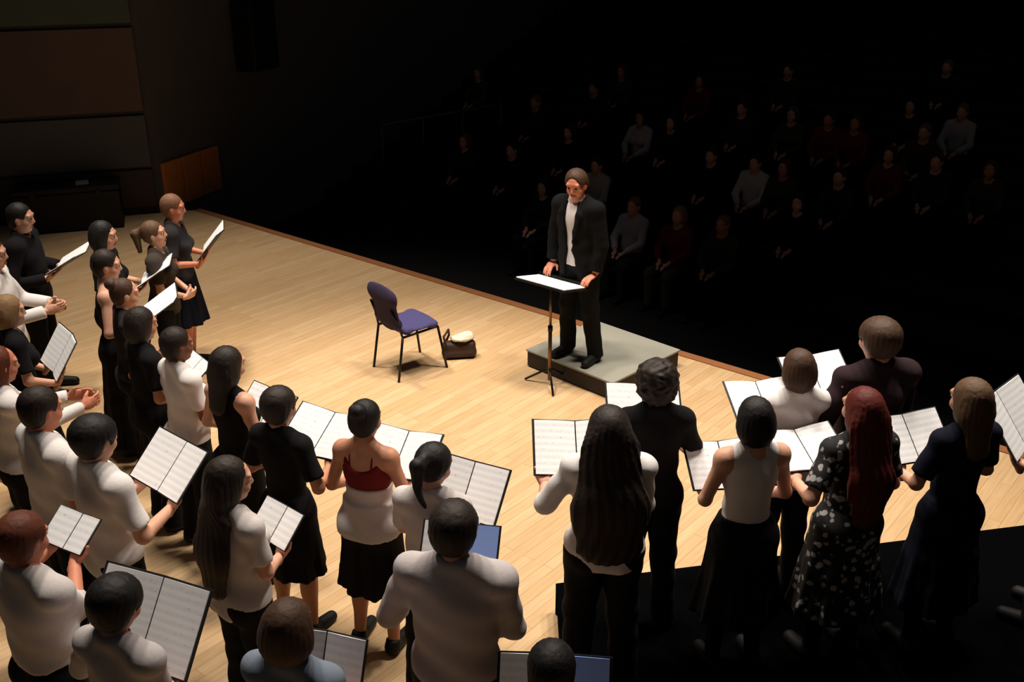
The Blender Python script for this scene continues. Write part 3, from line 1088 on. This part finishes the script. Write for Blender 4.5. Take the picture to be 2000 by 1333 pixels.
def folder_frame(fx, fy, fz, tilt, fyaw, roll=0.0):
    return Matrix.Translation((fx, fy, fz)) @ Matrix.Rotation(R(fyaw), 4, 'Z') @ Matrix.Rotation(R(tilt), 4, 'X') @ Matrix.Rotation(R(roll), 4, 'Y')


OPEN = R(9)


def make_folder(mw, label, pages=('white', 'white'), scale=1.0):
    root = empty('music_folder', (0, 0, 0))
    root.matrix_world = mw
    tag(root, label, 'music folder', 'open music folders held by the singers')
    cov = MB()
    for sd in (-1, 1):
        M = Matrix.Rotation(-sd * OPEN, 4, 'Y')
        cov.box((sd * FW / 2 * scale, 0, -0.003), (FW * scale, FH * scale, 0.005), M)
    cov.box((0, 0, -0.0045), (0.022, FH * scale, 0.005))
    cov.build('cover', FOLDER_BLACK, root, bevel=0.002)
    for i, sd in enumerate((-1, 1)):
        M = Matrix.Rotation(-sd * OPEN, 4, 'Y')
        pw, ph = (FW - 0.016) * scale, (FH - 0.016) * scale
        n = 5
        mb = MB()
        # slightly curved sheet block
        for a_ in range(n):
            x0, x1 = pw * a_ / n, pw * (a_ + 1) / n
            z0 = 0.004 + 0.006 * math.sin(math.pi * a_ / n)
            z1 = 0.004 + 0.006 * math.sin(math.pi * (a_ + 1) / n)
            xa, xb = sd * (x0 + 0.004), sd * (x1 + 0.004)
            k = len(mb.v)
            for (x, z) in ((xa, z0), (xb, z1)):
                for y in (-ph / 2, ph / 2):
                    mb.v.append(M @ Vector((x, y, z)))
                    mb.v.append(M @ Vector((x, y, -0.0005)))
            # 0:(a,-,top)1:(a,-,bot)2:(a,+,top)3:(a,+,bot)4..7 for b
            fs = [(0, 4, 6, 2), (1, 3, 7, 5), (0, 1, 5, 4), (2, 6, 7, 3)]
            if a_ == 0:
                fs.append((0, 2, 3, 1))
            if a_ == n - 1:
                fs.append((4, 5, 7, 6))
            for q_ in fs:
                mb.f.append(tuple(k + t for t in (q_ if sd > 0 else q_[::-1])))
        mb.build('page', PAGES[pages[i]], root)
    return root


def singer(px, py, h, label, flabel=None, z0=0.0, yaw=None, dyaw=0.0, fem=True, skin='fair', hair='short', haircol='dark', top='tee', topcol='black',
           bottom='trousers', botcol='black', folder=True, fx=0.0, fy=0.355, fz=1.20, tilt=38, fyaw=0, roll=0, pages=('white', 'white'), fscale=1.0, **kw):
    p = at(px, py, z0 + h + 0.012)
    loc = Vector((p.x, p.y, z0))
    d = CONDUCTOR - loc
    th = math.atan2(-d.x, d.y) if yaw is None else R(yaw)
    th += R(dyaw)
    wr = hd = None
    width = kw.get('width', 1.0)
    if folder:
        F = folder_frame(fx, fy, fz, tilt, fyaw, roll)
        wr, hd = [], []
        F3 = F.to_3x3()
        for sd in (-1, 1):
            fn = F3 @ Vector((0, 0, 1))
            hp = F @ (Matrix.Rotation(-sd * OPEN, 4, 'Y') @ Vector((sd * 0.155 * fscale, -FH * fscale * 0.5 - 0.035, -0.030)))
            wr.append(hp)
            hd.append((F3 @ Vector((-sd * 0.25, 1.0, 0.0)), fn))
    else:
        if kw.get('wrists') is None:
            wr = [(-0.10, 0.20, 1.02), (0.10, 0.22, 1.03)]
            hd = [(Vector((0.8, 0.5, 0.0)), Vector((0, -1, 0.3))), (Vector((-0.8, 0.5, 0.0)), Vector((0, -1, 0.3)))]
    if 'wrists' in kw:
        wr = kw.pop('wrists')
        hd = kw.pop('hands', None)
    root, s, W3 = build_person('person', loc, th, h, fem, skin, hair, haircol, top, topcol, bottom, botcol, label, 'choir singers on the stage', wrists=wr, hands=hd,
                               curl=0.25 if folder else 0.5, **kw)
    if folder:
        L = F.copy()
        t = L.translation
        L.translation = Vector((t.x * s * width, t.y * s * width, t.z * s))
        Mw = Matrix.Translation(loc) @ Matrix.Rotation(th, 4, 'Z') @ L
        make_folder(Mw, flabel or ('open black music folder held by the ' + label), pages, fscale)
    return root



# ---- the conductor
face = -N_DIR
cyaw = math.atan2(-face.x, face.y)
cM = Matrix.Translation(Vector((CONDUCTOR.x, CONDUCTOR.y, 0.18))) @ Matrix.Rotation(cyaw, 4, 'Z')
cs = 1.79 / 1.735


def to_local(w):
    p = cM.inverted() @ Vector(w)
    return p / cs


deskL = MSW @ Vector((0.27, 0.20, 0.05))      # desk edge towards the conductor, his left
deskR = MSW @ Vector((-0.20, 0.22, 0.06))
wl, wr_ = to_local(deskL + N_DIR * 0.10 + Vector((0, 0, 0.03))), to_local(deskR + N_DIR * 0.10 + Vector((0, 0, 0.03)))
build_person('person', Vector((CONDUCTOR.x, CONDUCTOR.y, 0.18)), cyaw, 1.79, False, 'ruddy', 'receding', 'brown', 'jacket', 'suit', 'trousers', 'suit',
             'conductor in a black suit and white shirt standing on the podium', wrists=(wl, wr_),
             hands=((Vector((0.15, 1, -0.35)), Vector((0, -0.3, -1))), (Vector((-0.15, 1, -0.35)), Vector((0, -0.3, -1)))),
             hyaw=R(14), hpitch=0.22, spread=0.06, lean=0.13, bighair=1.07, arm_pole=((-0.8, -0.5, -0.4), (0.8, -0.5, -0.4)), vox=0.012)

# ---- choir, right hand group
singer(1285, 703, 1.66, 'singer with short curly dark hair in a black t-shirt nearest the podium corner', z0=RZ, fscale=0.92, hair='curly', haircol='dark', fx=0.0, fy=0.37, fz=1.27, tilt=42, bighair=1.04,
       flabel='open white folder on both sides of a curly dark head')
singer(1191, 788, 1.66, 'singer with very long dark brown hair down her white blouse', z0=RZ, hair='verylong', haircol='dark', top='blouse', topcol='white', sleeve='elbow', bottom='trousers',
       botcol='black', fx=-0.10, fy=0.40, fz=1.24, tilt=42, dyaw=4, hem=0.84, width=1.13, flabel='open folder with a black edge beside the very long dark hair')
singer(1480, 772, 1.64, 'singer with a dark bob in a white sleeveless top and black skirt', z0=RZ, hair='bob', haircol='black', top='tank', topcol='white', bottom='skirt', botcol='black',
       skirt_len=0.40, skirt_r=0.25, dyaw=2, fx=0.0, fz=1.13, fscale=0.9, hem=0.96, tights='black', flabel='open folder held by the singer with a dark bob')
singer(1565, 678, 1.61, 'singer with short brown hair in a white shirt between two open folders', z0=RZ, hair='bob', haircol='brown', top='tee', topcol='white', bottom='trousers', botcol='charcoal',
       dyaw=-4, fx=-0.03, fz=1.22, tilt=28, fscale=0.93, flabel='wide open white folder before the brown-haired singer near the stage edge')
singer(1725, 618, 1.74, 'tall singer with dark brown hair in a plum-black shirt near the stage edge', z0=RZ, fscale=0.93, fem=False, hair='short', haircol='brown', bighair=1.15, width=1.1, top='shirt', topcol='plum', sleeve='elbow',
       bottom='trousers', botcol='black', dyaw=-6, fx=-0.10, fz=1.22, tilt=36, flabel='folder with white page and black cover held by the plum-shirted singer')
singer(1692, 752, 1.65, 'singer with long red hair in a black and white floral dress', z0=RZ, hair='long', haircol='red', top='dress', topcol='floral', bottom=None, botcol='black',
       skirt_len=0.36, skirt_r=0.25, dyaw=2, fx=-0.08, fy=0.31, fz=1.20, tilt=24, fscale=0.9, tights='black', width=1.06, sleeve='short', flabel='open folder in front of the long red hair')
singer(1905, 735, 1.66, 'singer with long light brown hair in a black dress at the end of the row', z0=RZ, hair='mid', haircol='light', top='dress', topcol='navy', bottom=None, botcol='black',
       skirt_len=0.34, skirt_r=0.25, sleeve='short', dyaw=-4, fx=-0.02, fz=1.20, tights='black', tilt=44, fscale=0.9, bighair=1.06, flabel='white folder tilted beside the light brown hair')
singer(2150, 690, 1.68, 'singer in black at the picture edge holding a large white folder', z0=RZ, hair='bob', haircol='dark', top='tee', topcol='black', dyaw=14, fx=-0.05, fz=1.24, tilt=52, fscale=1.15,
       flabel='large white folder with black cover cut off by the picture edge')

# ---- choir, middle
singer(885, 977, 1.78, 'man with short dark hair in a pale grey shirt seen from behind', fem=False, hair='short', haircol='dark', top='shirt', topcol='grey', bottom='trousers', botcol='charcoal',
       width=1.06, fx=-0.06, fz=1.24, tilt=52, fscale=0.8, pages=('grey', 'blue'), hem=0.84, bighair=1.08, flabel='folder with a blue page held by the man in the pale grey shirt')
singer(838, 865, 1.62, 'singer with black hair in a high ponytail and an off-white shirt', hair='pony', haircol='black', top='tee', topcol='offwhite', bottom='trousers', botcol='black',
       fx=0.09, fy=0.38, fz=1.25, tilt=52, fyaw=-14, hpitch=0.3, hyaw=R(-20), bighair=1.08, flabel='wide folder with a black edge beyond the ponytail')
singer(710, 778, 1.62, 'singer with black hair pinned up, bare shoulders and a maroon top', skin='tan', hair='bun', haircol='black', top='tank', topcol='maroon', bare_back=True, midcol='offwhite',
       bottom='skirt', botcol='black', skirt_len=0.47, skirt_r=0.22, hem=1.12, fx=0.03, fz=1.20, tilt=34, bighair=1.02, flabel='bright white folder in front of the bare-shouldered singer')
singer(540, 753, 1.62, 'singer with short dark hair in a black short-sleeved dress', skin='tan', hair='short', haircol='dark', top='dress', topcol='black', bottom=None, skirt_len=0.47, skirt_r=0.21,
       fx=0.02, fz=1.26, tilt=32, bighair=1.14, flabel='bright white folder in front of the singer in the black dress')
singer(440, 673, 1.65, 'singer with dark shoulder-length hair in a black sleeveless top', skin='fair', hair='mid', haircol='dark', top='tank', topcol='black', bottom='trousers', botcol='black',
       hem=0.88, fx=-0.05, fy=0.31, fz=1.15, tilt=44, fscale=0.9, bighair=1.05, flabel='white folder held by the singer with dark shoulder-length hair')
singer(340, 635, 1.62, 'singer with short dark hair in a white t-shirt at the bend of the row', skin='brown', hair='short', haircol='dark', top='tee', topcol='white', bottom='trousers', botcol='black',
       fz=1.24, folder=False, hpitch=0.05, hyaw=R(-10))

# ---- choir, left wing
singer(268, 596, 1.64, 'singer in a black top and dark hair half hidden behind the white t-shirt', skin='tan', hair='bob', haircol='dark', top='tee', topcol='black', fy=0.30, fz=1.15, fscale=0.85,
       flabel='folder glimpsed past the white t-shirt')
singer(236, 540, 1.60, 'short singer with dark brown hair in a dark top inside the wing', skin='fair', hair='bun', haircol='brown', top='tee', topcol='charcoal', folder=False, bighair=0.95)
singer(200, 484, 1.68, 'singer in a long black sleeveless dress with one bare shoulder turned to us', skin='fair', hair='short', haircol='dark', top='sleeveless_dress', topcol='black', bottom=None,
       skirt_len=0.10, skirt_r=0.25, fy=0.36, fz=1.22, tilt=34, dyaw=-6, flabel='tilted white folder held by the singer in the long black dress')
singer(195, 428, 1.68, 'singer with smooth black hair at the back of the wing', hair='bob', haircol='black', top='tee', topcol='black', skin='fair', fy=0.38, fz=1.24, tilt=34, dyaw=-4,
       flabel='pale folder held by the singer with smooth black hair')
singer(300, 428, 1.60, 'fair singer with face turned up beside the last folder of the wing', hair='pony', haircol='light', top='tee', topcol='dim', folder=False, hpitch=-0.1)
singer(332, 376, 1.68, 'last singer of the wing in a dark grey top and navy skirt', skin='ruddy', hair='short', haircol='grey', top='tee', topcol='charcoal', bottom='skirt', botcol='navy', skirt_len=0.50,
       skirt_r=0.24, fy=0.33, fz=1.26, tilt=50, dyaw=10, flabel='white folder held out by the last singer of the wing')

# ---- choir, left edge
singer(32, 393, 1.74, 'tall singer in dark clothes at the top corner of the choir', fem=False, hair='short', haircol='black', top='longshirt', topcol='black', skin='fair', fz=1.22, tilt=30,
       flabel='white folder held level by the tall singer in dark clothes')
singer(-25, 462, 1.70, 'singer in white sleeves cut off by the picture edge', fem=False, hair='short', haircol='brown', top='longshirt', topcol='white', bottom='trousers', fz=1.2, folder=False,
       wrists=[(-0.12, 0.34, 1.12), (0.12, 0.34, 1.14)])
singer(8, 572, 1.62, 'singer with sandy hair in a black dress by the picture edge', hair='bob', haircol='blond', top='dress', topcol='black', bottom=None, skirt_len=0.4, fy=0.31, fz=1.19, tilt=56, dyaw=8,
       flabel='grey-white folder with black cover standing steep in dim light')
singer(-12, 672, 1.66, 'auburn-haired singer with white sleeves stretched forward', hair='mid', haircol='auburn', top='blouse', topcol='white', folder=False, skin='ruddy',
       wrists=[(-0.10, 0.40, 1.22), (0.10, 0.42, 1.22)])
singer(68, 752, 1.74, 'man with dark hair in a white shirt, face in profile', fem=False, hair='short', haircol='dark', top='tee', topcol='white', skin='ruddy', bottom='trousers', botcol='black', folder=False,
       dyaw=-4, bighair=1.04)
singer(175, 810, 1.70, 'singer with thick black hair in a white t-shirt holding up an open book', fem=False, hair='short', haircol='black', top='tee', topcol='white', bottom='trousers', botcol='black',
       skin='fair', fx=0.0, fy=0.40, fz=1.26, tilt=44, dyaw=-6, bighair=1.22, width=1.02, flabel='open two-page folder with a clear fold in the white t-shirt group')
singer(440, 888, 1.66, 'singer with long dark hair in a white blouse and black trousers', hair='long', haircol='dark', top='blouse', topcol='offwhite', sleeve='short', bottom='trousers', botcol='black',
       fx=-0.05, fy=0.30, fz=1.17, tilt=46, fscale=0.65, dyaw=-16, hyaw=R(-22), bighair=1.05, flabel='folder beside the long dark hair and white blouse')
singer(30, 1000, 1.70, 'auburn-haired man in a white shirt low at the picture edge', fem=False, hair='short', haircol='auburn', top='shirt', topcol='offwhite', skin='ruddy', bighair=1.1, hem=1.0, fx=-0.22,
       fy=0.40, fz=1.34, fscale=0.6, flabel='small white folder before the auburn-haired man')
singer(208, 1130, 1.66, 'singer with a round black head of hair bent over a wide folder', hair='short', haircol='black', top='shirt', topcol='grey', sleeve='elbow', bighair=1.2, fz=1.21, fy=0.37, tilt=52,
       fx=-0.18, fscale=1.25, pages=('grey', 'grey'), hpitch=0.3, flabel='wide grey folder spread before the round black head')
singer(556, 1172, 1.66, 'singer with dark brown hair and slate blue shirt at the bottom edge', hair='bob', haircol='brown', top='tee', topcol='blue', bighair=1.08, fx=-0.05, fz=1.13, fy=0.36, tilt=62,
       fscale=0.85, pages=('grey', 'grey'), flabel='dim grey folder with black edge at the bottom beside brown hair')
singer(1078, 1253, 1.64, 'black-haired singer whose head alone shows at the bottom edge', hair='short', haircol='black', top='tee', topcol='black', bighair=1.05, fz=1.175, fy=0.36, tilt=60,
       pages=('grey', 'blue'), flabel='folder with one grey and one blue page at the bottom edge')

# ================================================================== AUDIENCE
SEATCOL = mat('seat_fabric', (26, 18, 20), 0.95, 0.2, 60)
SEATWOOD = mat('seat_wood', (40, 28, 20), 0.5, 0.2, 10)


def proto_seated(fem):
    parts = {}
    T = lambda ps, dz=-0.42: ps

    def shift(ps):
        out = []
        for p in ps:
            g_ = (lambda f: (lambda x, y, z: f(x, y, z + 0.41)))(p.f)
            out.append(Prim(g_, p.lo - np.array([0, 0, 0.41]), p.hi - np.array([0, 0, 0.41]), p.k, p.op))
        return out
    lg = legs_pts(0, 'sit')
    arms = []
    for sd in (-1, 1):
        E, Wr = ik((sd * 0.165, -0.015, 0.985), (sd * 0.07, 0.30, 0.64), 0.28, 0.25, (sd * 0.9, -0.3, -0.5))
        arms.append((Vector((sd * 0.165, -0.015, 0.985)), E, Wr))
    body = shift(torso(fem) + traps(fem) + head_prims(fem))
    for S, E, Wr in arms:
        body += [cap(S, E, 0.045, 0.038, 0.035), cap(E, Wr, 0.038, 0.026, 0.02)]
        fdir = Vector((-Wr.x * 3, 0.6, -0.3)).normalized()
        body += [ell(Wr + fdir * 0.05, (0.038, 0.05, 0.022), 0.02)]
        sd = 1 if Wr.x > 0 else -1
        for j in range(4):
            b0 = Wr + fdir * 0.09 + Vector((0.012 * (j - 1.5), 0, 0.004 * j))
            body.append(cap(b0, b0 + fdir * (0.05, 0.06, 0.055, 0.045)[j] + Vector((0, 0, -0.02)), 0.009, 0.008, 0.004))
        body.append(cap(Wr + fdir * 0.02, Wr + fdir * 0.06 + Vector((-sd * 0.035, 0, 0.02)), 0.012, 0.010, 0.01))
    for hp, kn, an in lg:
        body += [cap(hp, kn, 0.085, 0.058, 0.04), cap(kn, an, 0.056, 0.037, 0.03), cap((an[0], an[1] - 0.02, 0.045), (an[0] * 1.1, an[1] + 0.16, 0.03), 0.036, 0.028, 0.03)]
    parts['body'] = surface(body, 0.016)
    ps = shift(torso(fem, 0.013) + traps(fem, 0.011))
    for S, E, Wr in arms:
        ps += [cap(S, E, 0.045, 0.038, 0.03, inf=0.016), cap(E, E.lerp(Wr, 0.9), 0.038, 0.03, 0.02, inf=0.014, flat_b=True)]
    ps += [cap((0, 0.0, 1.045), (0, 0.03, 1.21), 0.064, 0.08, 0.008, 's'), half((0, 0, -1), -0.5)]
    parts['shirt'] = surface(ps, 0.017)
    ps = shift(torso(fem, 0.014)[2:3] + torso(fem, 0.014)[-2:])
    for hp, kn, an in lg:
        ps += [cap(hp, kn, 0.09, 0.066, 0.04, inf=0.012), cap(kn, (an[0], an[1], 0.06), 0.064, 0.056, 0.03, inf=0.012, flat_b=True)]
    ps += [half((0, 0, 1), 0.62)]
    parts['trousers'] = surface(ps, 0.018)
    parts['hair'] = surface(shift(hair_prims('bob' if fem else 'short')), 0.012, None)
    sh = []
    for hp, kn, an in lg:
        sh.append(surface([cap((an[0], an[1] - 0.028, 0.052), (an[0] * 1.1, an[1] + 0.17, 0.036), 0.042, 0.036, 0.03, inf=0.004), half((0, 0, -1), 0)], 0.016))
    parts['shoe'] = sh
    return parts


PROTO = {}
for fm in (False, True):
    d = proto_seated(fm)
    out = {}
    for k_, dv in d.items():
        if k_ == 'shoe':
            out[k_] = [mesh_np('shoe', *x, [SHOE]) for x in dv]
        else:
            out[k_] = mesh_np(k_, *dv, [SHOE])
    PROTO[fm] = out


def seat_meshes():
    sm = {}
    v, q = surface([ell((0, 0.20, 0.40), (0.24, 0.24, 0.06), 0.04), cap((-0.2, 0.40, 0.41), (0.2, 0.40, 0.41), 0.04, 0.04, 0.04)], 0.022)
    sm['seat'] = mesh_np('seat', v, q, [SEATCOL])
    v, q = surface([ell((0, -0.17, 0.66), (0.25, 0.05, 0.28), 0.03), cap((-0.2, -0.20, 0.88), (0.2, -0.20, 0.88), 0.04, 0.04, 0.04)], 0.022)
    sm['backrest'] = mesh_np('backrest', v, q, [SEATCOL])
    for nm, bx, m in (('armrest', ((0, 0.10, 0.60), (0.06, 0.40, 0.035)), SEATWOOD), ('side_panel', ((0, 0.08, 0.30), (0.035, 0.34, 0.58)), SEATWOOD)):
        mb = MB().box(*bx)
        me = bpy.data.meshes.new(nm)
        me.from_pydata([tuple(p) for p in mb.v], [], mb.f)
        me.materials.append(m)
        sm[nm] = me
    return sm


SEATM = seat_meshes()
AYAW = math.atan2(N_DIR.x, -N_DIR.y)          # facing the stage


def theatre_seat(loc, label, group):
    root = empty('theatre_seat', loc, AYAW)
    tag(root, label, 'seat', group)
    link('seat', SEATM['seat'], root)
    link('backrest', SEATM['backrest'], root)
    for sx in (-0.275, 0.275):
        for nm in ('armrest', 'side_panel'):
            o = link(nm, SEATM[nm], root)
            o.location.x = sx
    return root


def listener(px, py, fem, topcol, haircol, skin, label, group='listeners in the dark auditorium', botcol='black'):
    # slide along the pixel's ray until the head height of the raked rows is met, then take the nearest row
    best = None
    for k in range(15):
        z = HALL_Z + ROW_H * k
        p = at(px, py, z + 1.29)
        r = p - EDGE0
        n = r.dot(N_DIR)
        err = abs(n - (ROW0 + ROW_D * k))
        if best is None or err < best[0]:
            best = (err, k, r.dot(E_DIR), z)
    _, k, s_, z = best
    n = ROW0 + ROW_D * k
    # keep the pixel column: move along the row
    q = st(s_, n, z)
    tx = (px - 1000) / FPX
    for _i in range(6):
        dd = q.y * math.cos(PITCH) + (CAM_H - z - 1.2) * math.sin(PITCH)
        err = tx * dd - q.x
        s_ += err / (E_DIR.x - tx * E_DIR.y * math.cos(PITCH))
        q = st(s_, n, z)
    P = PROTO[fem]
    root = link('person', P['body'])
    root.location = q
    root.rotation_euler = (0, 0, AYAW)
    tag(root, label, 'person', group)
    root.material_slots[0].link = 'OBJECT'
    root.material_slots[0].material = SKIN[skin]
    for nm, m in (('shirt', CLOTH[topcol]), ('trousers', CLOTH[botcol]), ('hair', HAIR[haircol])):
        o = link(nm, P[nm], root)
        o.material_slots[0].link = 'OBJECT'
        o.material_slots[0].material = m
    for me in P['shoe']:
        link('shoe', me, root)
    theatre_seat(q + Vector((0, 0, 0)), SEAT_LABEL, 'theatre seats')
    return q


SEAT_LABEL = 'dark upholstered theatre seat under a listener in the unlit auditorium'
DIM = 'listener in dark clothes barely visible in the unlit auditorium'
listener(1238, 376, False, 'grey', 'grey', 'fair', 'front row listener in a pale grey shirt beside the conductor', botcol='charcoal')
listener(1326, 400, True, 'redtop', 'blond', 'fair', 'front row listener with a dull red top next to the grey shirt', botcol='olive')
listener(1412, 424, False, 'dim', 'grey', 'tan', 'dim front row listener beyond the one in red')
listener(1166, 322, False, 'grey', 'dark', 'fair', 'listener in grey whose shoulder shows behind the conductor head')
listener(1062, 338, True, 'charcoal', 'dark', 'fair', 'listener in charcoal on the other side of the conductor head')
listener(1368, 130, True, 'maroon', 'dark', 'tan', 'far listener in dark maroon high in the auditorium')
listener(1620, 205, False, 'redtop', 'dark', 'tan', 'far listener in red, one of two side by side')
listener(1672, 212, True, 'redtop', 'brown', 'tan', 'far listener in red nearer the aisle side of the pair')
listener(1738, 300, True, 'maroon', 'brown', 'fair', 'listener in dark maroon on the sparsely lit side')
listener(1476, 308, False, 'offwhite', 'dark', 'fair', 'listener in an off-white shirt in the middle rows')
listener(1312, 228, True, 'plum', 'dark', 'fair', 'listener in plum in the middle rows')
listener(1880, 200, False, 'grey', 'grey', 'fair', 'far listener in pale grey towards the picture edge')
for (px, py, fm, tc, hc) in ((1252, 205, True, 'grey', 'dark'), (1450, 180, False, 'dim', 'dark'), (1532, 288, True, 'dim', 'brown'), (1548, 208, True, 'olive', 'light'),
                             (1806, 262, False, 'olive', 'grey'), (1640, 318, False, 'charcoal', 'dark'), (1046, 168, False, 'charcoal', 'grey'), (935, 138, True, 'olive', 'light'),
                             (908, 288, True, 'charcoal', 'light'), (1000, 282, False, 'black', 'dark'), (1112, 240, True, 'black', 'dark'), (1160, 150, False, 'charcoal', 'dark'),
                             (1215, 120, True, 'dim', 'brown'), (1540, 145, False, 'dim', 'dark'), (1780, 190, True, 'charcoal', 'dark'), (1830, 330, False, 'charcoal', 'brown'),
                             (1935, 340, True, 'dim', 'brown'), (1850, 112, False, 'charcoal', 'grey'), (1390, 268, False, 'black', 'dark'), (1560, 372, True, 'black', 'dark')):
    listener(px, py, fm, tc, hc, random.choice(('fair', 'tan')),
             'small far listener in a pale grey top, above and left of the plum one' if tc == 'grey' else DIM)
